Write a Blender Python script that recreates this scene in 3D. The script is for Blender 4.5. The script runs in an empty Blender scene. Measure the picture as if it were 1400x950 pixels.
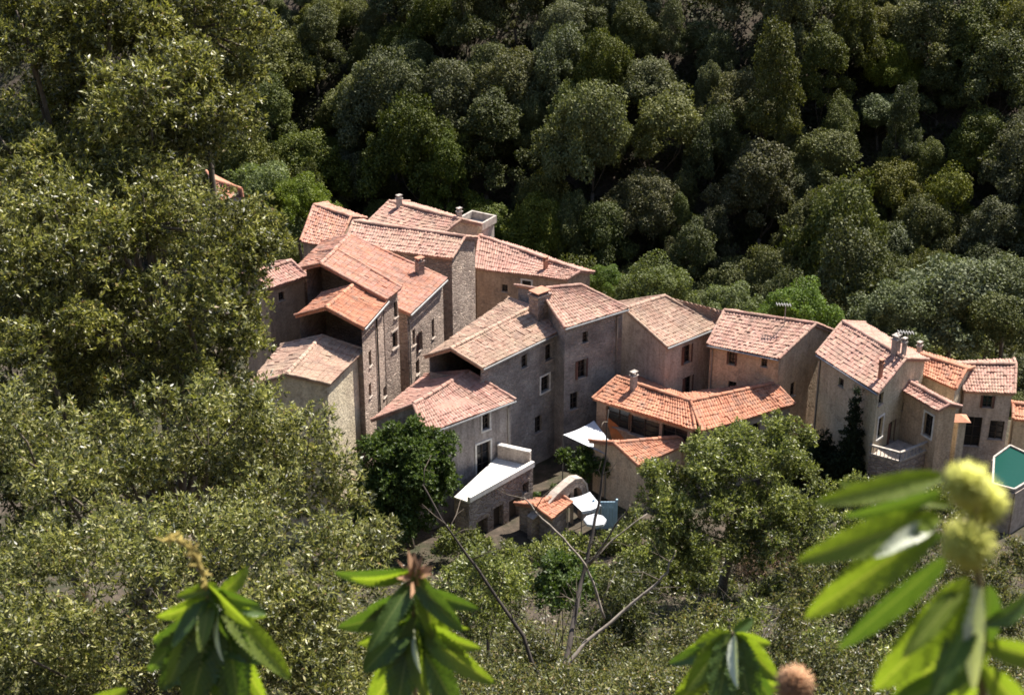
import bpy, math, random
import numpy as np
R = math.radians
scene = bpy.context.scene
col = scene.collection
rng = np.random.default_rng(7)
random.seed(7)

# ---------------------------------------------------------------- camera, light, sky
cam = bpy.data.objects.new('camera', bpy.data.cameras.new('camera'))
col.objects.link(cam); scene.camera = cam
cam.location = (0, 0, 45); cam.rotation_euler = (R(65), 0, 0)
cam.data.sensor_width = 36; cam.data.lens = 55.29
cam.data.clip_start = .05; cam.data.clip_end = 3000
cam.data.dof.use_dof = True; cam.data.dof.focus_distance = 80; cam.data.dof.aperture_fstop = 9.0
SUN_AZ, SUN_EL = 45, 56            # azimuth from +X towards +Y
world = bpy.data.worlds.new('World'); scene.world = world; world.use_nodes = True
wt = world.node_tree
sky = wt.nodes.new('ShaderNodeTexSky'); sky.sky_type = 'NISHITA'; sky.sun_disc = False
sky.sun_elevation = R(SUN_EL); sky.sun_rotation = R(90 - SUN_AZ)
wt.links.new(sky.outputs[0], wt.nodes['Background'].inputs[0])
wt.nodes['Background'].inputs[1].default_value = .08
sl = bpy.data.lights.new('sun', 'SUN'); sl.energy = 5.0; sl.angle = R(.53); sl.color = (1, .93, .82)
so = bpy.data.objects.new('sun', sl); col.objects.link(so)
so.rotation_euler = (R(90 - SUN_EL), 0, R(SUN_AZ + 90))
scene.view_settings.view_transform = 'Standard'; scene.view_settings.look = 'None'
scene.view_settings.exposure = 1.3
scene.cycles.max_bounces = 5; scene.cycles.diffuse_bounces = 3; scene.cycles.transmission_bounces = 3
scene.cycles.glossy_bounces = 2; scene.cycles.transparent_max_bounces = 4
scene.cycles.filter_width = 1.7

# ---------------------------------------------------------------- helpers
def tag(o, label=None, cat=None, group=None, kind=None):
    if label: o['label'] = label
    if cat: o['category'] = cat
    if group: o['group'] = group
    if kind: o['kind'] = kind
    return o
def link(name, me, m=None, parent=None):
    o = bpy.data.objects.new(name, me); col.objects.link(o)
    if m is not None and me is not None: me.materials.append(m)
    if parent: o.parent = parent
    return o
def empty(name, loc=(0, 0, 0)):
    o = bpy.data.objects.new(name, None); o.location = loc; col.objects.link(o)
    return o
class MB:                                   # collects faces, builds ONE mesh object
    def __init__(s): s.v = []; s.f = []; s.uv = []
    def add(s, vs, fs, uv=None):
        n = len(s.v); s.v += [tuple(map(float, p)) for p in vs]; s.f += [tuple(n + i for i in f) for f in fs]
        if uv is not None: s.uv += [uv[i] for f in fs for i in f]
    def box(s, c, h, rz=0.0):
        ca, sa = math.cos(rz), math.sin(rz)
        vs = [(c[0] + x*h[0]*ca - y*h[1]*sa, c[1] + x*h[0]*sa + y*h[1]*ca, c[2] + z*h[2]) for x in (-1, 1) for y in (-1, 1) for z in (-1, 1)]
        s.add(vs, [(0, 1, 3, 2), (4, 6, 7, 5), (0, 4, 5, 1), (2, 3, 7, 6), (0, 2, 6, 4), (1, 5, 7, 3)])
    def bar(s, a, b, w, up=(0, 0, 1), t=None):          # rectangular bar from a to b, width w (across), thickness t
        a = np.array(a, float); b = np.array(b, float); d = b - a; d /= np.linalg.norm(d)
        x = np.cross(d, up); 
        if np.linalg.norm(x) < 1e-6: x = np.array((1., 0, 0))
        x /= np.linalg.norm(x); y = np.cross(x, d); t = w if t is None else t
        vs = [p + sx*x*w/2 + sy*y*t/2 for p in (a, b) for sx, sy in ((-1, -1), (1, -1), (1, 1), (-1, 1))]
        s.add(vs, [(3, 2, 1, 0), (4, 5, 6, 7), (0, 1, 5, 4), (1, 2, 6, 5), (2, 3, 7, 6), (3, 0, 4, 7)])
    def tube(s, pts, rad, n=8, cap=True):
        pts = [np.array(p, float) for p in pts]; vs = []; fs = []
        ref = np.array((.3, .2, 1.)) 
        for i, p in enumerate(pts):
            d = pts[min(i + 1, len(pts)-1)] - pts[max(i - 1, 0)]; d = d/np.linalg.norm(d)
            x = np.cross(d, ref); 
            if np.linalg.norm(x) < .1: x = np.cross(d, (1., 0, 0))
            x /= np.linalg.norm(x); y = np.cross(d, x); r = rad[i] if hasattr(rad, '__len__') else rad
            for k in range(n):
                a = 2*math.pi*k/n; vs.append(p + x*r*math.cos(a) + y*r*math.sin(a))
        for i in range(len(pts)-1):
            for k in range(n):
                k2 = (k + 1) % n; fs.append((i*n + k, i*n + k2, (i+1)*n + k2, (i+1)*n + k))
        if cap: fs.append(tuple(range(n-1, -1, -1))); fs.append(tuple((len(pts)-1)*n + k for k in range(n)))
        s.add(vs, fs)
    def mesh(s, name, smooth=False):
        me = bpy.data.meshes.new(name); me.from_pydata(s.v, [], s.f)
        if s.uv and len(s.uv) == len(me.loops):
            l = me.uv_layers.new(name='UVMap'); l.data.foreach_set('uv', np.array(s.uv, np.float32).ravel())
        if smooth: me.polygons.foreach_set('use_smooth', [True]*len(me.polygons))
        me.update(); return me
    def build(s, name, m, parent=None, smooth=False): return link(name, s.mesh(name, smooth), m, parent)
def np_mesh(name, verts, quads, uv=None):
    me = bpy.data.meshes.new(name); nv, nf = len(verts), len(quads); k = quads.shape[1]
    me.vertices.add(nv); me.vertices.foreach_set('co', verts.astype(np.float32).ravel())
    me.loops.add(nf*k); me.loops.foreach_set('vertex_index', quads.astype(np.int32).ravel())
    me.polygons.add(nf); me.polygons.foreach_set('loop_start', (np.arange(nf)*k).astype(np.int32))
    if uv is not None:
        l = me.uv_layers.new(name='UVMap'); l.data.foreach_set('uv', uv[quads.ravel()].astype(np.float32).ravel())
    me.update(calc_edges=True); return me

# ---------------------------------------------------------------- materials
class NT:
    def __init__(s, name):
        s.m = bpy.data.materials.new(name); s.m.use_nodes = True; s.t = s.m.node_tree
        s.b = s.t.nodes['Principled BSDF']; s.out = s.t.nodes['Material Output']
    def n(s, typ, **kw):
        x = s.t.nodes.new('ShaderNode' + typ)
        for k, v in kw.items():
            if k.startswith('i_'):
                key = k[2:]; key = int(key) if key.isdigit() else key
                if hasattr(v, 'is_linked') or isinstance(v, bpy.types.NodeSocket): s.t.links.new(v, x.inputs[key])
                else: x.inputs[key].default_value = v
            else: setattr(x, k, v)
        return x
    def l(s, a, b): s.t.links.new(a, b)
    def ramp(s, fac, stops, interp='LINEAR'):
        r = s.n('ValToRGB'); r.color_ramp.interpolation = interp; e = r.color_ramp.elements
        while len(e) < len(stops): e.new(.5)
        for el, (p, c) in zip(e, stops): el.position = p; el.color = (*c, 1) if len(c) == 3 else c
        s.l(fac, r.inputs[0]); return r.outputs[0]
    def math(s, op, a, b=None):
        x = s.n('Math', operation=op)
        for i, v in enumerate((a, b)):
            if v is None: continue
            if isinstance(v, (int, float)): x.inputs[i].default_value = v
            else: s.l(v, x.inputs[i])
        return x.outputs[0]
    def mix(s, f, a, b, typ='MIX'):
        x = s.n('MixRGB', blend_type=typ)
        for i, v in enumerate((f, a, b)):
            if isinstance(v, (int, float)): x.inputs[i].default_value = v
            elif isinstance(v, tuple): x.inputs[i].default_value = (*v, 1)
            else: s.l(v, x.inputs[i])
        return x.outputs[0]
    def noise(s, scale, detail=4, vec=None, rough=.6):
        x = s.n('TexNoise'); x.inputs['Scale'].default_value = scale; x.inputs['Detail'].default_value = detail; x.inputs['Roughness'].default_value = rough
        if vec is None:
            vec = s.n('NewGeometry').outputs['Position']
        s.l(vec, x.inputs['Vector']); return x.outputs[0]
    def bump(s, h, strength=.5, dist=.05):
        x = s.n('Bump'); x.inputs['Strength'].default_value = strength; x.inputs['Distance'].default_value = dist
        s.l(h, x.inputs['Height']); s.l(x.outputs[0], s.b.inputs['Normal'])
def lerp3(a, b, t): return tuple(x + (y - x)*t for x, y in zip(a, b))

def tile_mat(name, cols, lichen=(.34, .29, .2), lich=.45, rough_patch=.5):
    t = NT(name)
    uv = t.n('UVMap').outputs[0]; sp = t.n('SeparateXYZ', i_0=uv)
    cb = t.n('CombineXYZ', i_0=t.math('FLOOR', sp.outputs[0]), i_1=t.math('FLOOR', sp.outputs[1]))
    wn = t.n('TexWhiteNoise', noise_dimensions='3D'); t.l(cb.outputs[0], wn.inputs[0])
    n = len(cols); c = t.ramp(wn.outputs[0], [(i/n, k) for i, k in enumerate(cols)], 'CONSTANT'); c = t.mix(.55, c, tuple(sum(k[q] for k in cols)/n for q in range(3)))
    big = t.noise(.9, 5); c = t.mix(t.math('MULTIPLY', t.ramp(big, [(.42, (0, 0, 0)), (.62, (1, 1, 1))]), lich), c, lichen)
    mid = t.noise(4.5, 4); c = t.mix(.75, c, t.ramp(mid, [(.3, (.66, .6, .58)), (.5, (.97, .97, .97)), (.7, (1.2, 1.18, 1.14))]), 'MULTIPLY')
    sm = t.n('Mapping', i_Vector=uv); sm.inputs['Scale'].default_value = (.3, .045, 1); c = t.mix(.85, c, t.ramp(t.noise(1.6, 4, sm.outputs[0]), [(.32, (.62, .55, .52)), (.5, (1, 1, 1)), (.68, (1.15, 1.15, 1.12))]), 'MULTIPLY')     # streaks down the slope
    gp = t.noise(1.7, 6); c = t.mix(t.math('MULTIPLY', t.ramp(gp, [(.5, (0, 0, 0)), (.68, (1, 1, 1))]), .62), c, (.24, .17, .14))
    fine = t.noise(22, 3); c = t.mix(.6, c, t.ramp(fine, [(.35, (.6, .56, .52)), (.55, (1, 1, 1))]), 'MULTIPLY')
    t.l(c, t.b.inputs['Base Color']); t.b.inputs['Roughness'].default_value = .9
    t.bump(fine, .5, .03); return t.m
def stone_mat(name, c1, c2, mortar, scale=3.4, amt=.8):
    t = NT(name); pos = t.n('NewGeometry').outputs['Position']
    mp = t.n('Mapping', i_Vector=pos); mp.inputs['Scale'].default_value = (1, 1, 1.7)
    v = t.n('TexVoronoi', feature='F1'); v.inputs['Scale'].default_value = scale; t.l(mp.outputs[0], v.inputs['Vector'])
    d = t.n('TexVoronoi', feature='DISTANCE_TO_EDGE'); d.inputs['Scale'].default_value = scale; t.l(mp.outputs[0], d.inputs['Vector'])
    sep = t.n('SeparateColor', i_0=v.outputs['Color'])
    c = t.ramp(sep.outputs[0], [(0, c1), (.35, lerp3(c1, c2, .45)), (.7, c2), (1, lerp3(c2, (.5, .4, .33), .4))])
    c = t.mix(t.ramp(d.outputs[0], [(.0, (1, 1, 1)), (.07, (0, 0, 0))]), c, mortar)
    st = t.noise(.7, 5); c = t.mix(amt, c, t.ramp(st, [(.3, (.55, .52, .5)), (.65, (1.2, 1.17, 1.12))]), 'MULTIPLY')
    f = t.noise(14, 3); c = t.mix(.7, c, t.ramp(f, [(.3, (.6, .58, .56)), (.6, (1.1, 1.1, 1.1))]), 'MULTIPLY')
    t.l(c, t.b.inputs['Base Color']); t.b.inputs['Roughness'].default_value = .95
    h = t.math('ADD', t.ramp(d.outputs[0], [(0, (0, 0, 0)), (.12, (1, 1, 1))]), t.math('MULTIPLY', sep.outputs[1], .6))
    t.bump(h, .9, .06); return t.m
def render_mat(name, c1, c2, stain=.7):
    t = NT(name); pos = t.n('NewGeometry').outputs['Position']
    a = t.noise(.8, 6, pos); c = t.ramp(a, [(.3, c1), (.65, c2)])
    mp = t.n('Mapping', i_Vector=pos); mp.inputs['Scale'].default_value = (2.4, 2.4, .28)
    s2 = t.noise(1.2, 5, mp.outputs[0]); c = t.mix(stain, c, t.ramp(s2, [(.34, (.5, .47, .45)), (.6, (1.08, 1.06, 1.03))]), 'MULTIPLY')
    v = t.n('TexVoronoi'); v.inputs['Scale'].default_value = 4.2; t.l(pos, v.inputs['Vector']); sv = t.n('SeparateColor', i_0=v.outputs['Color'])
    st = t.ramp(sv.outputs[0], [(0, lerp3(c1, (.16, .12, .1), .55)), (1, lerp3(c2, (.3, .24, .2), .3))])
    pm = t.ramp(t.noise(1.1, 7, pos, .7), [(.52, (0, 0, 0)), (.6, (1, 1, 1))]); c = t.mix(t.math('MULTIPLY', pm, .75), c, st)      # render fallen away to the stone
    f = t.noise(9, 4); c = t.mix(.75, c, t.ramp(f, [(.3, (.6, .58, .56)), (.6, (1.1, 1.1, 1.1))]), 'MULTIPLY')
    t.l(c, t.b.inputs['Base Color']); t.b.inputs['Roughness'].default_value = .95
    t.bump(t.math('ADD', t.noise(6, 6), t.math('MULTIPLY', t.math('MULTIPLY', pm, sv.outputs[1]), -.5)), .7, .08); return t.m
def plain_mat(name, c, rough=.8, var=.25, metal=0.0):
    t = NT(name); a = t.noise(3.5, 5)
    cc = t.mix(1, (c[0], c[1], c[2]), t.ramp(a, [(.3, (1-var,)*3), (.7, (1+var*.4,)*3)]), 'MULTIPLY')
    t.l(cc, t.b.inputs['Base Color']); t.b.inputs['Roughness'].default_value = rough; t.b.inputs['Metallic'].default_value = metal
    return t.m
def leaf_mat(name, stops, trans=.35, gloss=.35, rough=.45, obj_var=0.0, tcol=None, under=None, patch=0):
    t = NT(name); geo = t.n('NewGeometry'); c = t.ramp(geo.outputs['Random Per Island'], stops)
    if under: c = t.mix(t.math('MULTIPLY', geo.outputs['Backfacing'], .8), c, under)        # paler leaf undersides
    if patch: c = t.mix(.8, c, t.ramp(t.noise(patch, 3), [(.34, (.42, .40, .36)), (.5, (.95, .95, .9)), (.66, (1.35, 1.3, 1.2))]), 'MULTIPLY')      # dark and light patches, shade contrast put into the leaf colour
    if obj_var:
        oi = t.n('ObjectInfo'); hs = t.n('HueSaturation')
        t.l(t.math('ADD', t.math('MULTIPLY', oi.outputs['Random'], .035), .49), hs.inputs['Hue'])
        r2 = t.math('FRACT', t.math('MULTIPLY', oi.outputs['Random'], 7.31))
        t.l(t.math('ADD', t.math('MULTIPLY', r2, obj_var), 1 - obj_var*.5), hs.inputs['Value'])
        r3 = t.math('FRACT', t.math('MULTIPLY', oi.outputs['Random'], 13.7))
        t.l(t.math('ADD', t.math('MULTIPLY', r3, .5), .7), hs.inputs['Saturation'])
        t.l(c, hs.inputs['Color']); c = hs.outputs[0]
    t.l(c, t.b.inputs['Base Color']); t.b.inputs['Roughness'].default_value = rough
    t.b.inputs['Specular IOR Level'].default_value = gloss
    tr = t.n('BsdfTranslucent'); t.l(t.mix(1, c, tcol or (1.3, 1.35, .6), 'MULTIPLY'), tr.inputs[0])
    mx = t.n('MixShader'); mx.inputs[0].default_value = trans
    t.l(t.b.outputs[0], mx.inputs[1]); t.l(tr.outputs[0], mx.inputs[2]); t.l(mx.outputs[0], t.out.inputs[0])
    return t.m

PINK = [(0.431, 0.233, 0.193), (0.469, 0.268, 0.226), (0.394, 0.202, 0.164), (0.498, 0.304, 0.260), (0.441, 0.237, 0.188), (0.375, 0.197, 0.159), (0.516, 0.331, 0.279)]
ORANGE = [(0.473, 0.198, 0.117), (0.508, 0.229, 0.139), (0.446, 0.176, 0.103), (0.527, 0.264, 0.170), (0.482, 0.211, 0.125), (0.419, 0.167, 0.103)]
BEIGE = [(0.450, 0.303, 0.231), (0.432, 0.272, 0.208), (0.477, 0.334, 0.258), (0.396, 0.233, 0.177), (0.486, 0.351, 0.281), (0.378, 0.246, 0.190)]
MIXED = PINK[:4] + BEIGE[:2]
M = {
 'pink': tile_mat('pink clay tile', PINK, lich=.22), 'orange': tile_mat('orange clay tile', ORANGE, lich=.15),
 'beige': tile_mat('lichen beige tile', BEIGE, lich=.4), 'mixed': tile_mat('mixed old tile', MIXED, lich=.3),
 'terracotta': tile_mat('streaked terracotta tile', ORANGE[:3] + PINK[:4], lich=.2),
 'greystone': stone_mat('grey stone facade', (.29, .27, .265), (.39, .37, .365), (.40, .38, .37), 4.6, .9),
 'rubble': stone_mat('rubble stone wall', (.31, .235, .20), (.43, .34, .29), (.45, .38, .33)),
 'rubble2': stone_mat('grey rubble wall', (.25, .20, .185), (.37, .31, .28), (.36, .30, .27), 2.8),
 'cream': render_mat('cream render', (.55, .47, .34), (.62, .54, .40), .5),
 'ochre': render_mat('ochre render', (.56, .41, .285), (.62, .48, .35), .45),
 'grey': render_mat('grey render', (.33, .30, .295), (.43, .395, .385), .85),
 'pinkgrey': render_mat('pinkish grey render', (.46, .39, .345), (.54, .47, .42), .6),
 'olive': render_mat('olive beige render', (.50, .43, .31), (.58, .51, .38), .4),
 'brown': render_mat('brown render', (.40, .285, .21), (.47, .35, .26), .5),
 'white': plain_mat('white lime paint', (.72, .69, .65), .85, .3),
 'dull': plain_mat('weathered pale plaster', (.42, .37, .33), .9, .5),
 'pale': plain_mat('pale stone trim', (.42, .35, .30), .9, .4),
 'glass': None, 'wood': plain_mat('dark red brown shutter wood', (.12, .055, .045), .7, .3),
 'deaddark': plain_mat('dark dead bark', (.05, .04, .034), .95, .5),
 'darkwood': plain_mat('dark weathered wood', (.06, .045, .035), .8, .3),
 'iron': plain_mat('grey metal', (.3, .3, .3), .5, .2, .6),
 'brick': plain_mat('red brick', (.42, .2, .13), .9, .4),
 'canvas': plain_mat('white canvas', (.58, .60, .64), .85, .2),
 'orangecloth': plain_mat('orange cloth', (.62, .19, .05), .85, .25),
 'bluecloth': plain_mat('light blue cloth', (.36, .52, .66), .8, .12),
}
t = NT('dark window glass'); t.b.inputs['Base Color'].default_value = (.012, .013, .016, 1); t.b.inputs['Roughness'].default_value = .25; M['glass'] = t.m
t = NT('bark'); c = t.ramp(t.noise(9, 5), [(.3, (.05, .038, .028)), (.7, (.16, .13, .10))]); t.l(c, t.b.inputs['Base Color']); t.b.inputs['Roughness'].default_value = .95; M['bark'] = t.m
t = NT('pale dead wood'); c = t.ramp(t.noise(6, 5), [(.3, (.12, .095, .075)), (.7, (.36, .31, .26))]); t.l(c, t.b.inputs['Base Color']); t.b.inputs['Roughness'].default_value = .95; M['deadwood'] = t.m
t = NT('pool water'); t.b.inputs['Base Color'].default_value = (.002, .045, .034, 1); t.b.inputs['Roughness'].default_value = .3; t.b.inputs['Specular IOR Level'].default_value = .15; t.bump(t.noise(2.5, 3), .25, .03); M['water'] = t.m
# ground: dry soil, leaf litter, patches of grass
t = NT('hillside soil'); a = t.noise(.35, 6); b = t.noise(2.2, 6)
c = t.mix(t.ramp(a, [(.42, (0, 0, 0)), (.6, (1, 1, 1))]), (.045, .034, .024), (.028, .03, .012))
c = t.mix(t.ramp(b, [(.45, (0, 0, 0)), (.75, (1, 1, 1))]), c, (.09, .066, .048)); t.l(c, t.b.inputs['Base Color']); t.b.inputs['Roughness'].default_value = 1
t.bump(t.noise(1.5, 8), .8, .3); M['soil'] = t.m
# foliage; near leaf ramps put shadow gaps and highlights into the tones
M['oak_near'] = leaf_mat('evergreen oak leaf', [(0, (.016, .021, .005)), (.38, (.042, .05, .009)), (.56, (.115, .128, .02)), (.85, (.22, .22, .045)), (.96, (.42, .40, .15)), (1, (.18, .09, .035))], .28, .5, .42, under=(.28, .28, .13), patch=1.3)
M['oak_pale'] = leaf_mat('pale scrub leaf', [(0, (.016, .022, .005)), (.38, (.042, .052, .011)), (.56, (.12, .138, .026)), (.85, (.25, .25, .06)), (.96, (.46, .44, .2)), (1, (.2, .11, .055))], .28, .5, .42, under=(.36, .36, .2), patch=1.8)
M['scrub'] = leaf_mat('dry scrub leaf', [(0, (.014, .019, .005)), (.45, (.034, .042, .009)), (.6, (.088, .105, .02)), (.85, (.16, .165, .04)), (.95, (.19, .125, .06)), (1, (.38, .34, .18))], .25, .45, .45, under=(.2, .2, .09), patch=.7)
M['drybrush'] = leaf_mat('dead dry brush', [(0, (.06, .04, .028)), (.5, (.16, .105, .075)), (1, (.34, .24, .18))], .1, .2, .7)
M['treeleaf'] = leaf_mat('olive green leaf', [(0, (0.022, 0.034, 0.006)), (.42, (0.049, 0.066, 0.011)), (.58, (0.130, 0.162, 0.029)), (.85, (0.238, 0.264, 0.057)), (1, (0.432, 0.432, 0.172))], .3, .5, .42, under=(0.259, 0.288, 0.127), patch=.7)
M['lush'] = leaf_mat('lush green leaf', [(0, (.03, .055, .012)), (.6, (.065, .10, .022)), (1, (.12, .16, .045))], .35, .3, .5)
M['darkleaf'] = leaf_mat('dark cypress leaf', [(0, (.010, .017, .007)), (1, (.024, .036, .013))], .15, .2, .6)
FOREST = [leaf_mat('forest leaf dark', [(0, (0.038, 0.047, 0.012)), (.6, (0.079, 0.087, 0.022)), (1, (0.134, 0.136, 0.042))], .2, .25, .6, .5),
          leaf_mat('forest leaf olive', [(0, (0.056, 0.061, 0.014)), (.6, (0.107, 0.110, 0.027)), (1, (0.175, 0.165, 0.050))], .22, .25, .6, .5),
          leaf_mat('forest leaf grey green', [(0, (0.067, 0.079, 0.027)), (.6, (0.118, 0.132, 0.047)), (1, (0.179, 0.189, 0.077))], .2, .25, .6, .35),
          leaf_mat('forest leaf fresh green', [(0, (0.056, 0.080, 0.015)), (.6, (0.112, 0.147, 0.030)), (1, (0.179, 0.212, 0.050))], .3, .25, .55, .3),
          leaf_mat('forest leaf russet', [(0, (0.067, 0.057, 0.017)), (.6, (0.123, 0.101, 0.030)), (1, (0.191, 0.141, 0.055))], .2, .2, .6, .3),
          leaf_mat('undergrowth leaf', [(0, (0.014, 0.018, 0.005)), (.7, (0.034, 0.040, 0.011)), (1, (0.067, 0.065, 0.021))], .15, .2, .6)]

# ---------------------------------------------------------------- terrain
def noise2(x, y):
    return (np.sin(x*.31 + 1.3)*np.cos(y*.27 - .4) + .5*np.sin(x*.83 - y*.61 + 2) + .25*np.sin(x*1.9 + y*1.7))
def ground_z(x, y):
    x = np.asarray(x, float); y = np.asarray(y, float)
    front = 43.2 - .695*y
    edge = 95 - .30*x                              # the village shelf ends here and drops into the ravine
    d = y - edge
    ravine = np.where(d > 0, -.62*d, 0)
    far = -13 + .70*(d - 24) + 1.5*np.sin(x*.11 + .5)
    far = np.minimum(far, 90 + .05*d)
    back = np.maximum(np.maximum(ravine, -13), far)
    shelf = np.where(d > 0, back, .0)
    k = 3.0
    z = np.logaddexp(front/k, shelf/k)*k - np.where(d > 0, 0, k*.02)
    return z + .18*noise2(x, y)
xs = np.unique(np.concatenate([np.linspace(-60, 60, 161), np.linspace(-900, -60, 30), np.linspace(60, 900, 30)]))
ys = np.unique(np.concatenate([np.linspace(-20, 175, 261), np.linspace(-150, -20, 14), np.linspace(175, 1400, 40)]))
X, Y = np.meshgrid(xs, ys); Z = ground_z(X, Y)
V = np.stack([X, Y, Z], -1).reshape(-1, 3); nx = len(xs)
ii = (np.arange(len(ys)-1)[:, None]*nx + np.arange(nx-1)[None]).ravel()
ter = link('terrain', np_mesh('terrain', V, np.stack([ii, ii+1, ii+nx+1, ii+nx], 1)), M['soil']); tag(ter, kind='structure')
ter.data.polygons.foreach_set('use_smooth', [True]*len(ter.data.polygons))

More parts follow.
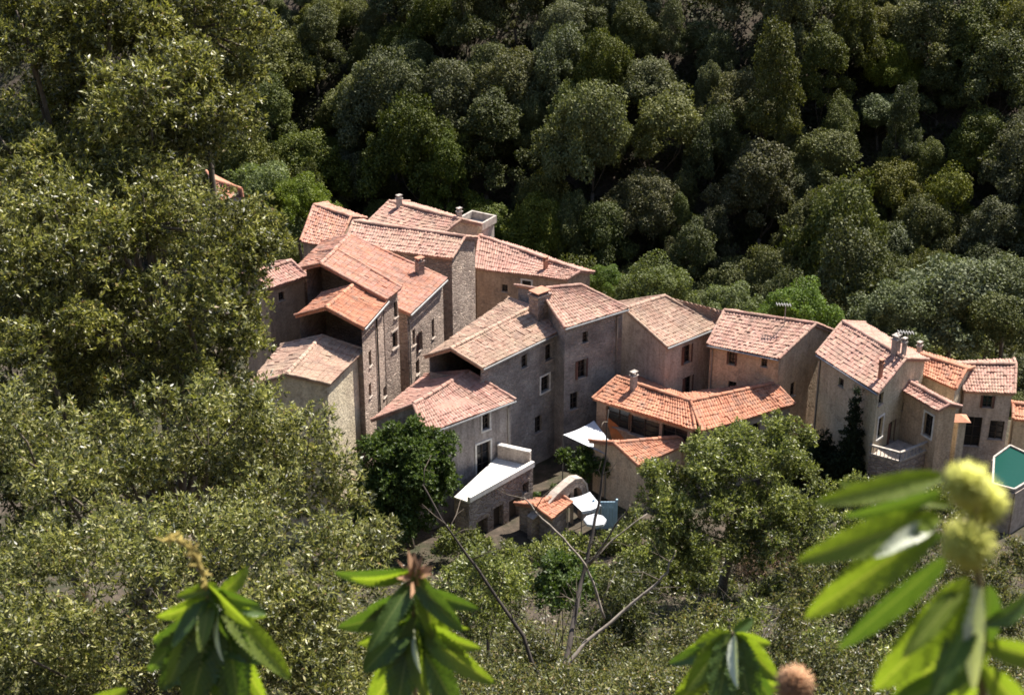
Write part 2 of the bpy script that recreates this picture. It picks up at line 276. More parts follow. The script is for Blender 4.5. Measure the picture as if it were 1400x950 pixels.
# ---------------------------------------------------------------- measured data (metres)
HOUSES = {
    'B': ([[-10.3, 89.89, 10.0], [-3.59, 87.6, 10.0], [-2.84, 89.35, 10.73], [-9.88, 92.01, 10.73], [-9.46, 94.13, 10.0], [-2.09, 91.09, 10.0]], 0.364, []),
    'C': ([[-6.84, 78.6, 11.2], [-6.11, 80.24, 11.2], [-9.85, 82.29, 12.69], [-10.51, 80.1, 12.69], [-11.61, 80.55, 12.25], [-10.97, 82.91, 12.25]], 0.364, [('front', 1.31, 10.03, 0.4, 0.95, 'bare'), ('front', 1.11, 8.28, 0.55, 1.0, 'lintel')]),
    'C2': ([[-5.77, 81.62, 9.0], [-3.89, 86.81, 9.0], [-9.76, 88.52, 11.14], [-11.32, 82.95, 11.14], [-12.99, 83.34, 10.5], [-11.52, 89.04, 10.5]], 0.364, [('front', 3.65, 6.51, 0.4, 1.2, 'bare'), ('front', 0.83, 7.15, 0.4, 1.0, 'bare'), ('front', 1.55, 6.56, 0.55, 1.15, 'shut'), ('front', 1.24, 5.05, 0.5, 0.9, 'bare')]),
    'F': ([[-7.76, 75.28, 11.0], [-6.76, 78.97, 11.0], [-8.7, 79.22, 11.76], [-9.82, 76.22, 11.76], [-11.61, 76.89, 11.0], [-10.49, 79.89, 11.0]], 0.364, [('front', 1.07, 8.67, 0.4, 0.9, 'bare'), ('front', 0.87, 6.87, 0.4, 0.8, 'bare'), ('front', 3.16, 5.63, 0.45, 0.6, 'bare')]),
    'G': ([[-9.25, 71.85, 9.4], [-7.88, 75.98, 9.4], [-10.14, 76.26, 10.09], [-11.41, 71.63, 10.09], [-13.58, 71.41, 9.4], [-12.4, 76.54, 9.4]], 0.325, []),
    'A': ([[-13.2, 91.8, 9.5], [-10.82, 90.43, 9.5], [-10.13, 93.17, 10.6], [-12.72, 95.33, 10.6], [-12.25, 98.86, 9.5], [-9.43, 95.91, 9.5]], 0.364, [('front', 0.96, 8.89, 0.4, 0.6, 'bare')]),
    'L': ([[-13.54, 80.61, 11.0], [-11.56, 82.42, 11.0], [-12.61, 83.45, 11.52], [-14.55, 81.59, 11.52], [-15.55, 82.56, 11.0], [-13.66, 84.49, 11.0]], 0.364, [('front', 0.87, 10.21, 0.4, 0.5, 'bare')]),
    'U': ([[-19.18, 97.4, 10.0], [-17.96, 98.83, 10.0], [-17.91, 98.73, 10.5], [-20.18, 100.66, 10.5], [-21.18, 103.91, 10.0], [-17.85, 98.62, 10.0]], 0.364, []),
    'D': ([[-9.37, 96.67, 9.0], [-4.54, 94.13, 9.0], [-3.25, 95.11, 9.68], [-8.15, 98.58, 9.68], [-6.92, 100.5, 9.0], [-1.96, 96.09, 9.0]], 0.364, []),
    'E': ([[-2.39, 93.47, 7.0], [3.45, 91.52, 7.0], [4.35, 92.17, 7.33], [-2.16, 96.46, 8.06], [-1.92, 99.45, 7.0], [5.24, 92.82, 7.0]], 0.364, [('front', 3.38, 6.16, 0.6, 0.75, 'frame'), ('front', 1.9, 5.81, 0.4, 0.5, 'bare')]),
    'H': ([[-1.59, 77.05, 7.8], [3.02, 82.26, 7.8], [1.15, 83.64, 8.57], [-3.36, 77.93, 8.57], [-4.85, 78.53, 7.8], [-0.22, 86.73, 7.8]], 0.364, [('front', 5.44, 4.8, 0.75, 1.0, 'frame'), ('front', 5.74, 6.7, 0.55, 1.05, 'lintel'), ('front', 3.64, 6.85, 0.5, 0.8, 'bare'), ('front', 4.89, 2.36, 0.6, 1.1, 'bare')]),
    'H2': ([[2.96, 80.59, 8.6], [6.73, 83.36, 8.6], [4.0, 84.36, 9.65], [1.56, 83.71, 9.65], [0.16, 86.82, 8.6], [1.27, 85.36, 8.6]], 0.364, [('front', 1.27, 5.6, 0.65, 1.15, 'shut'), ('front', 0.77, 3.68, 0.6, 1.1, 'bare'), ('front', 1.5, 7.54, 0.4, 0.7, 'bare')]),
    'I': ([[-4.58, 72.46, 6.2], [0.2, 76.42, 6.2], [-2.42, 78.19, 7.07], [-5.23, 74.19, 7.07], [-7.5, 74.04, 6.2], [-4.94, 79.52, 6.2]], 0.364, [('front', 4.08, 5.47, 0.5, 1.0, 'frame'), ('front', 3.9, 3.23, 0.95, 2.0, 'frame'), ('front', 1.51, 5.44, 0.5, 0.5, 'bare')]),
    'J': ([[8.87, 81.49, 7.0], [12.13, 84.34, 7.0], [9.09, 86.06, 8.23], [6.57, 84.1, 8.23], [4.28, 86.71, 7.0], [6.05, 87.77, 7.0]], 0.364, [('front', 1.83, 5.9, 0.65, 1.15, 'shut'), ('front', 2.03, 3.79, 0.65, 1.2, 'shut')]),
    'K': ([[11.27, 82.32, 6.8], [15.1, 80.35, 6.8], [17.55, 82.8, 7.88], [12.47, 84.69, 7.88], [13.67, 87.05, 6.8], [18.85, 84.26, 6.8]], 0.364, [('front', 1.35, 6.18, 0.42, 0.85, 'shut'), ('front', 1.47, 4.28, 0.5, 0.8, 'bare'), ('front', 3.29, 6.29, 0.35, 0.5, 'bare'), ('end1f', 1.63, 4.23, 0.5, 0.9, 'bare')]),
    'M': ([[17.24, 80.61, 7.0], [19.67, 75.63, 7.0], [21.54, 77.74, 8.04], [19.05, 82.74, 8.04], [20.86, 84.88, 7.0], [23.4, 79.85, 7.0]], 0.404, [('front', 2.14, 6.12, 0.45, 0.5, 'bare'), ('end1f', 0.4, 6.4, 0.5, 0.7, 'bare'), ('end1f', 0.65, 4.55, 0.55, 1.3, 'frame'), ('end1f', 2.03, 3.73, 0.55, 1.3, 'shut')]),
    'N': ([[21.38, 78.43, 6.0], [22.99, 75.51, 6.0], [23.69, 75.76, 6.27], [22.02, 78.67, 6.25], [22.66, 78.91, 6.0], [24.39, 76.01, 6.0]], 0.364, [('front', 0.18, 4.95, 0.35, 0.5, 'bare'), ('front', 2.41, 4.74, 0.65, 1.35, 'frame')]),
    'O': ([[22.67, 80.68, 6.0], [24.65, 78.16, 6.0], [25.51, 79.53, 6.55], [22.84, 82.33, 6.42], [23.0, 83.99, 6.0], [26.37, 80.9, 6.0]], 0.364, []),
    'P': ([[25.48, 79.28, 5.3], [28.22, 78.92, 5.3], [28.86, 81.2, 6.07], [25.42, 81.2, 6.07], [25.37, 83.12, 5.3], [29.5, 83.49, 5.3]], 0.364, [('front', 1.31, 4.64, 0.55, 0.75, 'shut'), ('front', 0.74, 2.67, 0.9, 1.9, 'bare'), ('front', 2.02, 2.87, 0.8, 1.2, 'bare')]),
    'Q': ([[28.84, 80.31, 3.0], [30.42, 79.94, 3.0], [30.72, 81.13, 3.43], [29.1, 81.41, 3.43], [29.37, 82.51, 3.0], [31.02, 82.31, 3.0]], 0.364, []),
    'R1': ([[4.59, 80.15, 4.4], [10.08, 76.33, 4.4], [9.99, 78.53, 5.04], [6.03, 81.48, 5.1], [7.47, 82.81, 4.4], [9.91, 80.72, 4.4]], 0.364, [('front', 1.45, 3.52, 1.6, 1.2, 'bare'), ('front', 3.14, 3.43, 2.0, 1.2, 'bare'), ('front', 5.13, 3.48, 1.6, 1.2, 'bare')]),
    'R2': ([[10.42, 76.16, 4.4], [16.04, 79.42, 4.4], [15.07, 80.73, 5.09], [9.98, 78.42, 5.09], [9.54, 80.68, 4.4], [14.11, 82.04, 4.4]], 0.364, [('front', 1.3, 3.08, 0.9, 1.2, 'bare'), ('front', 3.6, 3.19, 0.9, 1.2, 'bare')]),
    'R3': ([[6.85, 74.46, 3.2], [9.98, 77.11, 3.2], [9.17, 77.31, 3.42], [5.57, 75.88, 3.82], [4.29, 77.31, 3.2], [8.37, 77.51, 3.2]], 0.325, [('front', 1.07, 2.55, 0.9, 1.3, 'bare')]),
    'T': ([[2.11, 70.9, 2.0], [3.24, 72.62, 2.0], [2.54, 72.85, 2.36], [1.12, 71.71, 2.36], [0.13, 72.52, 2.0], [1.84, 73.08, 2.0]], 0.364, []),
}
CHIM=[
  ('D',-7.42,97.77,9.56,0.32,0.6,'white'),
  ('C2',-5.47,86.47,9.52,0.45,0.75,'stone'),
  ('H',1.60,82.95,8.41,1.0,1.25,'stone'),
  ('M',21.15,78.54,8.06,0.42,0.8,'white'),
  ('M',21.51,78.20,8.13,0.22,0.7,'white'),
  ('M',20.01,76.82,7.34,0.22,0.85,'brick'),
  ('O',23.38,81.78,6.45,0.25,0.5,'white'),
  ('D',-3.40,95.60,9.55,0.28,0.5,'white'),
  ('E',2.14,92.84,7.31,0.25,0.45,'brick'),
  ('R1',6.93,80.36,4.95,0.35,0.8,'white'),
]
LEAF_R=[
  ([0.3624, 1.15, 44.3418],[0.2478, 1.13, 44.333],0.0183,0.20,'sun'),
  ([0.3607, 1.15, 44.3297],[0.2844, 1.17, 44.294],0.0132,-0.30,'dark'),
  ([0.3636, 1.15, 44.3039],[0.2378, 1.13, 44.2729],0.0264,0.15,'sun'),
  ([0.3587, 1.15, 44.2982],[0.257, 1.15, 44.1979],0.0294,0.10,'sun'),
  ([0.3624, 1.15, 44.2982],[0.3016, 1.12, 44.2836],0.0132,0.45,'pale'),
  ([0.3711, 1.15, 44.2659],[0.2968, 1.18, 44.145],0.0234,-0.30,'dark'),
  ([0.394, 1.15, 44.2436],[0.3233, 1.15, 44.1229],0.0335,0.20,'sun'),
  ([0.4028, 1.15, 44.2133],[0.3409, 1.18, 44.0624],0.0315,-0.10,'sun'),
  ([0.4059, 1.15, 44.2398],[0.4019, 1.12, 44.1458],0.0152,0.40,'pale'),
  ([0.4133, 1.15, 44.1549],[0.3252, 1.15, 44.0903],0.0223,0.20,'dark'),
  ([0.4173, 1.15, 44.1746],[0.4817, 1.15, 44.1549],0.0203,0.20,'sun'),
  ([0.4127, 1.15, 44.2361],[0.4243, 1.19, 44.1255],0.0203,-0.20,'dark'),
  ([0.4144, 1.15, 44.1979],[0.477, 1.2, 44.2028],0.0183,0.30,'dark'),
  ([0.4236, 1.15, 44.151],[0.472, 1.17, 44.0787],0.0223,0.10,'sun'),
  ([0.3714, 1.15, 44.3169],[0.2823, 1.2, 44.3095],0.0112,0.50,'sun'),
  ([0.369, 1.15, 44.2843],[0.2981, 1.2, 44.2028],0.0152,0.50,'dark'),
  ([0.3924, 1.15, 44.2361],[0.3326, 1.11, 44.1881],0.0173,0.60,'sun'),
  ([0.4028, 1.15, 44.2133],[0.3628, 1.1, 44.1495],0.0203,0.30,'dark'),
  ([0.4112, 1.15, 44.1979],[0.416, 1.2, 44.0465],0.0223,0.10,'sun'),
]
LEAF_A=[
  ([-0.4891, 2.2, 43.4979],[-0.5947, 2.15, 43.3603],0.0587,0.20,'dark'),
  ([-0.4871, 2.2, 43.4921],[-0.543, 2.12, 43.3382],0.0632,0.00,'dark'),
  ([-0.4846, 2.2, 43.4921],[-0.4526, 2.12, 43.3231],0.0610,0.10,'dark'),
  ([-0.4832, 2.2, 43.495],[-0.3699, 2.15, 43.3799],0.0384,-0.30,'sun'),
  ([-0.4876, 2.2, 43.5168],[-0.4384, 2.22, 43.5657],0.0248,0.30,'sun'),
  ([-0.4921, 2.2, 43.5212],[-0.5986, 2.2, 43.4774],0.0294,-0.40,'sun'),
  ([-0.4829, 2.2, 43.4833],[-0.4087, 2.17, 43.3144],0.0452,0.40,'sun'),
  ([-0.4924, 2.2, 43.4862],[-0.6228, 2.25, 43.3851],0.0339,0.30,'dark'),
  ([-0.4839, 2.2, 43.5008],[-0.419, 2.25, 43.4428],0.0294,0.50,'sun'),
  ([-0.4883, 2.2, 43.5385],[-0.5607, 2.2, 43.5168],0.0203,0.20,'sun'),
  ([-0.4847, 2.2, 43.5067],[-0.474, 2.12, 43.4421],0.0226,1.10,'pale'),
  ([-0.4893, 2.2, 43.495],[-0.6411, 2.26, 43.3237],0.0384,0.20,'dark'),
  ([-0.487, 2.2, 43.5241],[-0.4546, 2.17, 43.4865],0.0181,0.20,'sun'),
]
LEAF_B=[
  ([-0.1723, 2.3, 43.3928],[-0.0482, 2.25, 43.3775],0.0331,0.20,'sun'),
  ([-0.1698, 2.3, 43.3881],[-0.0228, 2.22, 43.324],0.0401,0.10,'sun'),
  ([-0.1725, 2.3, 43.3835],[-0.0897, 2.22, 43.244],0.0520,0.00,'dark'),
  ([-0.1776, 2.3, 43.3866],[-0.262, 2.25, 43.3233],0.0472,0.30,'dark'),
  ([-0.1764, 2.3, 43.3835],[-0.1981, 2.22, 43.2598],0.0567,0.10,'dark'),
  ([-0.1799, 2.3, 43.3959],[-0.2743, 2.3, 43.3492],0.0331,-0.30,'sun'),
  ([-0.1749, 2.3, 43.3897],[-0.1413, 2.2, 43.2989],0.0354,0.60,'sun'),
  ([-0.1722, 2.3, 43.3959],[-0.1039, 2.33, 43.3874],0.0260,0.20,'sun'),
  ([-0.1772, 2.3, 43.3989],[-0.2195, 2.33, 43.4292],0.0213,0.20,'dark'),
  ([-0.1776, 2.3, 43.3835],[-0.2604, 2.32, 43.1814],0.0472,0.10,'sun'),
  ([-0.1724, 2.3, 43.3866],[-0.1562, 2.2, 43.3605],0.0213,1.10,'pale'),
]
LEAF_C=[
  ([0.3871, 2.3, 43.368],[0.3022, 2.25, 43.284],0.0401,0.20,'sun'),
  ([0.3886, 2.3, 43.3649],[0.3514, 2.22, 43.2598],0.0543,0.00,'dark'),
  ([0.3912, 2.3, 43.3649],[0.4227, 2.22, 43.244],0.0520,0.10,'dark'),
  ([0.3924, 2.3, 43.3664],[0.4715, 2.25, 43.3076],0.0401,0.20,'sun'),
  ([0.3908, 2.3, 43.3711],[0.4594, 2.3, 43.3492],0.0260,0.30,'sun'),
  ([0.3855, 2.3, 43.3726],[0.3237, 2.3, 43.3461],0.0283,0.30,'sun'),
  ([0.3913, 2.3, 43.3617],[0.462, 2.26, 43.2445],0.0401,0.40,'dark'),
  ([0.3874, 2.3, 43.3633],[0.2822, 2.28, 43.2128],0.0425,0.20,'sun'),
  ([0.3897, 2.3, 43.368],[0.3893, 2.2, 43.3299],0.0236,1.00,'pale'),
  ([0.3891, 2.3, 43.3773],[0.429, 2.33, 43.3827],0.0213,0.10,'dark'),
]
LEAF_D=[
  ([-0.7327, 2.2, 43.2911],[-0.6589, 2.2, 43.333],0.0294,0.20,'sun'),
  ([-0.7218, 2.2, 43.2755],[-0.6243, 2.2, 43.302],0.0294,0.30,'sun'),
  ([0.2145, 2.2, 43.2989],[0.2822, 2.2, 43.3376],0.0294,0.20,'sun'),
]
BUR= [[0.3761, 1.13, 44.347, 0.0191], [0.3997, 1.15, 44.3183, 0.0183], [0.3837, 1.13, 44.2903, 0.0215]]
TWIG_R = [[0.432, 1.16, 44.082], [0.419, 1.16, 44.167], [0.405, 1.15, 44.24], [0.391, 1.14, 44.287], [0.39, 1.14, 44.323]]
TWIG_A = [[-0.502, 2.2, 43.236], [-0.494, 2.2, 43.391], [-0.488, 2.2, 43.498], [-0.505, 2.2, 43.539]]
CAT_A = [[-0.507, 2.2, 43.521], [-0.511, 2.2, 43.56], [-0.518, 2.19, 43.602], [-0.53, 2.18, 43.629], [-0.547, 2.17, 43.654], [-0.56, 2.16, 43.652]]
TWIG_B = [[-0.173, 2.3, 43.156], [-0.174, 2.3, 43.318], [-0.175, 2.3, 43.393], [-0.169, 2.3, 43.457], [-0.168, 2.3, 43.51]]
TWIG_C = [[0.408, 2.3, 43.156], [0.394, 2.3, 43.318], [0.389, 2.3, 43.374]]
DRYBUR = [[0.463, 2.1, 43.412], [0.448, 2.1, 43.428], [-0.168, 2.3, 43.487]]
DT_T = [[0.9, 24.0, 26.016], [0.968, 25.0, 26.196], [1.194, 26.0, 26.691], [1.416, 27.0, 27.064], [1.591, 27.5, 27.623], [1.779, 28.0, 28.368], [1.894, 28.3, 29.233], [1.967, 28.5, 30.313]]
DT_A = [[1.029, 25.2, 26.308], [1.44, 25.6, 26.661], [2.173, 26.0, 27.075], [2.821, 26.2, 27.595], [3.064, 26.3, 27.872], [3.229, 26.4, 28.284]]
DT_B = [[0.722, 24.2, 26.288], [0.207, 24.6, 27.511], [-0.277, 25.0, 28.146], [-0.83, 25.3, 28.85], [-1.31, 25.5, 29.534], [-1.684, 25.8, 30.122]]
DT_C = [[1.842, 26.2, 26.815], [1.674, 26.3, 27.356], [1.447, 26.4, 27.978], [1.013, 26.6, 28.446], [0.579, 26.8, 28.779], [0.232, 27.0, 29.13]]
DT_D = [[2.355, 27.0, 28.962], [2.049, 27.0, 28.454], [1.698, 27.0, 27.765], [1.54, 27.0, 27.591]]
DT_E = [[1.567, 27.2, 27.427], [2.079, 27.3, 28.01], [2.746, 27.5, 28.459]]
BL = {
    'oakA': [[-6.33, 20.37, 39.89, 0.78], [-6.6, 21.1, 39.99, 0.95], [-5.41, 21.0, 40.03, 0.69], [-5.37, 22.1, 39.52, 0.91], [-4.43, 21.72, 39.76, 0.71], [-4.56, 22.6, 39.74, 0.72], [-3.77, 21.5, 40.02, 0.45], [-3.6, 21.5, 39.51, 0.27], [-6.2, 21.37, 38.71, 0.72], [-6.7, 22.1, 38.12, 0.9], [-4.77, 19.99, 39.31, 0.8], [-4.88, 21.6, 39.11, 0.82], [-4.16, 21.0, 39.08, 0.5], [-3.8, 21.4, 39.28, 0.32], [-6.52, 19.72, 38.5, 0.71], [-6.83, 21.1, 37.74, 0.87], [-5.66, 19.99, 38.21, 0.91], [-5.79, 20.7, 37.82, 0.89], [-4.92, 20.48, 38.3, 0.64], [-5.11, 21.3, 38.39, 0.7], [-4.38, 20.8, 38.41, 0.43], [-6.33, 21.42, 40.63, 0.94], [-6.76, 23.1, 40.46, 0.94], [-4.93, 22.28, 40.56, 0.97], [-4.91, 23.6, 39.99, 0.96], [-4.02, 21.7, 38.45, 0.39], [-4.27, 21.4, 38.17, 0.34], [-3.82, 21.6, 38.85, 0.28], [-4.71, 21.18, 37.14, 0.47], [-4.87, 22.3, 36.79, 0.53], [-3.43, 21.5, 39.81, 0.24], [-3.57, 21.5, 39.2, 0.2], [-5.95, 20.62, 39.63, 0.39], [-5.93, 21.6, 39.75, 0.49], [-4.53, 20.8, 39.49, 0.49], [-5.0, 19.52, 38.87, 0.36], [-5.53, 20.9, 38.4, 0.49]],
    'oakB': [[-5.33, 17.57, 38.21, 0.71], [-5.25, 18.6, 38.05, 0.81], [-4.52, 18.25, 38.14, 0.69], [-4.61, 19.1, 38.0, 0.79], [-3.57, 17.97, 38.15, 0.48], [-4.02, 19.5, 37.51, 0.58], [-3.22, 18.6, 38.1, 0.31], [-3.11, 18.6, 37.66, 0.32], [-3.49, 18.57, 37.42, 0.48], [-3.95, 19.3, 37.35, 0.46], [-5.68, 16.93, 37.53, 0.81], [-6.32, 18.3, 37.07, 0.85], [-4.96, 17.73, 37.18, 0.66], [-5.65, 18.9, 36.5, 0.85], [-3.91, 17.31, 37.46, 0.71], [-4.16, 19.1, 36.29, 0.74], [-3.38, 18.2, 36.97, 0.37], [-5.48, 17.64, 36.32, 0.57], [-5.45, 18.6, 35.61, 0.77], [-4.34, 17.32, 36.58, 0.62], [-4.72, 19.1, 35.43, 0.75], [-3.75, 18.2, 36.36, 0.46], [-5.93, 17.26, 38.33, 0.6], [-6.22, 18.1, 38.28, 0.72], [-3.28, 18.3, 36.52, 0.19], [-3.45, 18.0, 36.14, 0.25]],
    'oakC': [[-4.77, 13.8, 37.23, 0.61], [-5.46, 15.6, 36.58, 0.76], [-4.31, 15.29, 36.39, 0.57], [-4.34, 16.1, 36.04, 0.75], [-3.45, 15.68, 36.36, 0.55], [-3.27, 16.4, 36.02, 0.66], [-2.78, 16.03, 36.46, 0.35], [-3.19, 16.7, 36.36, 0.43], [-2.28, 15.8, 36.67, 0.3], [-2.14, 15.8, 36.25, 0.36], [-2.6, 15.71, 35.96, 0.53], [-3.06, 16.5, 35.51, 0.56], [-5.03, 13.75, 37.91, 0.39], [-5.96, 15.6, 36.94, 0.52], [-3.64, 15.49, 37.02, 0.4], [-3.57, 16.6, 36.46, 0.42], [-2.95, 15.7, 36.96, 0.3], [-1.92, 15.7, 35.77, 0.32]],
    'shrubD': [[-4.21, 11.99, 37.27, 0.47], [-4.86, 13.1, 36.61, 0.6], [-3.45, 11.89, 37.41, 0.47], [-3.75, 13.6, 36.32, 0.62], [-2.94, 12.98, 36.76, 0.42], [-3.29, 13.9, 36.38, 0.57], [-2.2, 12.61, 37.11, 0.37], [-2.69, 14.3, 36.38, 0.49], [-1.76, 13.19, 36.71, 0.37], [-1.62, 14.5, 35.96, 0.38], [-4.4, 11.18, 36.97, 0.59], [-4.82, 12.6, 35.79, 0.63], [-3.97, 12.18, 36.34, 0.56], [-4.4, 12.9, 35.57, 0.64], [-2.92, 11.34, 37.01, 0.54], [-3.48, 13.1, 35.66, 0.59], [-2.37, 12.1, 36.56, 0.53], [-2.45, 13.5, 35.56, 0.57], [-1.8, 12.44, 36.49, 0.41], [-2.17, 13.9, 35.18, 0.47], [-1.51, 13.4, 36.19, 0.3], [-4.37, 11.91, 35.79, 0.59], [-4.39, 12.6, 34.93, 0.58], [-2.8, 12.24, 35.62, 0.56], [-2.7, 12.9, 35.38, 0.59], [-1.89, 11.87, 36.07, 0.53], [-2.37, 13.3, 35.24, 0.54], [-1.42, 12.59, 35.79, 0.34], [-1.43, 13.9, 34.5, 0.38], [-1.44, 13.6, 36.49, 0.19]],
    'backL': [[-8.54, 24.0, 36.1, 0.83], [-8.33, 24.0, 35.07, 0.84], [-8.1, 24.0, 34.01, 0.86], [-8.57, 23.5, 33.98, 0.85], [-8.18, 23.0, 33.15, 0.9], [-7.62, 23.5, 32.89, 0.74], [-8.52, 22.5, 32.19, 0.9], [-7.68, 22.5, 32.19, 0.72], [-8.15, 22.0, 31.24, 0.84], [-7.31, 24.0, 33.47, 0.68], [-6.8, 23.5, 32.47, 0.68], [-6.86, 22.5, 32.05, 0.66], [-6.22, 23.8, 32.73, 0.62], [-5.63, 23.0, 32.05, 0.61]],
    'sE1': [[-0.94, 34.0, 22.41, 0.75], [-0.19, 34.5, 22.31, 0.65], [-0.56, 33.5, 21.86, 0.78], [-1.31, 33.5, 21.86, 0.63], [0.0, 34.0, 21.74, 0.57], [-0.86, 35.0, 22.55, 0.46]],
    'sE2': [[0.35, 31.0, 22.54, 0.66], [-0.17, 30.5, 22.27, 0.69], [0.97, 31.0, 22.01, 0.63], [0.43, 30.0, 22.12, 0.77], [-0.86, 30.0, 22.33, 0.62], [-1.54, 30.0, 22.54, 0.61]],
    'sE3': [[-2.02, 31.5, 23.03, 0.6], [-2.44, 31.0, 22.75, 0.59], [-1.75, 31.0, 22.64, 0.56], [-2.68, 30.5, 22.38, 0.62]],
    'sF1': [[2.84, 34.0, 21.74, 0.72], [2.44, 33.5, 21.18, 0.75], [3.19, 33.5, 21.41, 0.68], [3.44, 34.5, 21.86, 0.5], [2.8, 35.0, 21.98, 0.42]],
    'sF2': [[4.14, 32.0, 22.03, 0.72], [4.89, 33.0, 21.98, 0.59], [3.52, 31.0, 22.01, 0.7], [4.57, 31.0, 22.11, 0.7], [4.01, 30.5, 21.74, 0.8], [2.65, 31.0, 21.68, 0.78], [1.74, 30.5, 21.85, 0.77]],
    'sF3': [[5.3, 32.5, 21.67, 0.66], [5.99, 33.5, 21.64, 0.6], [5.37, 31.5, 21.53, 0.72]],
    'dry': [[11.34, 68.0, 1.68, 0.82], [12.72, 68.5, 1.63, 0.9], [13.96, 68.0, 1.38, 0.82], [12.23, 67.5, 1.26, 0.74], [14.38, 67.0, 1.15, 0.81]],
    'rH1': [[9.03, 40.0, 18.69, 0.84], [10.12, 41.0, 18.56, 0.76], [9.32, 39.0, 18.32, 0.87], [8.05, 38.0, 18.75, 0.72]],
    'rH2': [[11.04, 40.0, 18.43, 0.84], [12.43, 42.0, 17.92, 0.74], [11.52, 39.0, 18.06, 0.87], [9.94, 37.0, 18.95, 0.83]],
    'rH3': [[14.41, 43.0, 17.0, 0.85], [15.07, 42.0, 17.1, 0.93], [16.53, 44.0, 16.63, 0.82], [13.04, 39.0, 18.06, 0.91], [14.22, 38.0, 18.5, 0.93], [14.49, 46.0, 16.52, 0.7]],
    'rH4': [[7.9, 34.0, 19.9, 0.85], [8.97, 33.5, 19.8, 0.84], [10.4, 34.0, 19.9, 0.85], [11.78, 34.0, 19.66, 0.93], [13.25, 34.0, 19.54, 0.97]],
    'frontG': [[8.93, 64.5, 8.67, 1.65], [10.76, 65.5, 8.83, 1.46], [12.67, 66.5, 8.59, 1.48], [13.63, 66.5, 7.55, 1.2], [7.86, 63.5, 7.28, 1.64], [9.97, 64.0, 7.38, 1.72], [12.12, 64.5, 7.09, 1.73], [6.9, 64.5, 7.88, 1.1], [7.15, 62.5, 5.91, 1.5], [9.2, 62.5, 5.71, 1.64], [11.32, 63.0, 5.59, 1.65], [13.32, 64.0, 6.18, 1.32], [10.52, 66.5, 9.23, 0.91], [12.95, 67.5, 9.22, 0.92], [14.08, 67.5, 8.41, 0.78]],
    'rightH': [[8.97, 40.0, 19.47, 1.09], [7.59, 38.0, 19.26, 1.16], [8.89, 37.0, 19.19, 1.14], [10.77, 40.0, 18.95, 1.1], [12.88, 44.0, 18.04, 0.95], [10.13, 36.0, 19.16, 1.22], [12.25, 38.0, 19.0, 1.27], [14.77, 42.0, 17.65, 1.15], [14.44, 38.0, 18.5, 1.27], [7.73, 34.0, 19.66, 1.16], [11.93, 35.0, 18.92, 1.19], [16.95, 46.0, 16.81, 1.0], [10.41, 33.0, 19.48, 1.32], [13.39, 34.0, 19.19, 1.16], [14.91, 45.0, 17.14, 0.73], [7.4, 42.0, 17.37, 0.93], [6.63, 37.0, 18.95, 0.83]],
    'gardenK': [[6.21, 66.5, 1.91, 1.02], [7.63, 66.0, 1.59, 1.09], [9.11, 66.0, 1.16, 1.09], [7.38, 67.5, 1.91, 0.96], [10.4, 66.0, 0.94, 1.02], [8.82, 67.0, 1.8, 0.96], [5.42, 65.5, 1.49, 1.01], [14.68, 65.0, 2.25, 1.0], [12.96, 65.0, 1.18, 1.01], [15.83, 70.0, 3.42, 1.21], [17.67, 70.0, 3.85, 1.2], [19.31, 69.0, 4.01, 1.11], [14.02, 66.0, 3.72, 1.08], [16.38, 67.0, 3.52, 1.24], [20.75, 69.0, 4.44, 1.04], [14.82, 63.0, 4.79, 1.17], [17.42, 64.0, 4.97, 1.18], [21.91, 69.0, 4.01, 0.97], [-1.88, 69.0, 1.4, 0.98], [0.0, 68.5, 1.05, 0.98], [1.52, 69.5, 1.08, 0.83], [3.43, 70.0, 0.99, 1.07], [5.37, 70.5, 0.9, 1.15], [6.59, 71.5, 1.18, 1.01], [-3.39, 69.0, 1.62, 0.98], [2.21, 67.0, 1.58, 1.1], [4.36, 66.0, 1.59, 1.09], [-0.36, 66.0, 1.59, 1.02], [-2.54, 66.0, 1.59, 0.95]],
    'bottomJ': [[-2.9, 23.0, 27.22, 0.79], [-1.85, 23.0, 26.97, 0.79], [-0.78, 22.5, 27.2, 0.78], [0.26, 22.5, 27.12, 0.78], [1.3, 22.5, 27.2, 0.78], [2.34, 22.5, 27.12, 0.78], [3.38, 22.5, 27.2, 0.78], [4.51, 23.0, 26.81, 0.8], [5.82, 24.0, 26.02, 0.83], [7.21, 25.0, 25.22, 0.87], [8.51, 25.0, 25.22, 0.94], [9.81, 25.0, 25.22, 0.94], [-1.13, 22.0, 28.14, 0.57], [1.01, 22.0, 28.14, 0.57], [5.09, 25.0, 26.71, 0.57], [3.41, 23.0, 27.54, 0.53], [1.77, 26.0, 25.89, 0.53], [5.02, 22.0, 28.38, 0.63], [6.03, 22.0, 28.3, 0.63], [4.15, 22.0, 28.22, 0.57], [7.2, 23.0, 27.7, 0.65], [8.38, 23.0, 27.7, 0.65], [0.0, 21.5, 28.6, 0.49], [2.21, 21.5, 28.6, 0.49]],
    'tree555': [[-5.48, 71.0, 5.01, 1.81], [-6.63, 71.5, 5.6, 1.29], [-4.17, 71.5, 5.38, 1.37], [-4.73, 70.5, 3.56, 1.67], [-6.44, 70.5, 3.56, 1.59], [-3.8, 71.0, 4.14, 1.06], [-5.51, 72.0, 6.19, 1.14], [-5.5, 70.0, 2.32, 1.67], [-7.01, 71.0, 4.36, 0.95]],
    'hedge795': [[3.29, 77.5, 1.92, 0.74], [4.3, 77.0, 2.01, 0.82], [5.09, 76.5, 1.91, 0.57], [3.87, 76.5, 1.68, 0.73]],
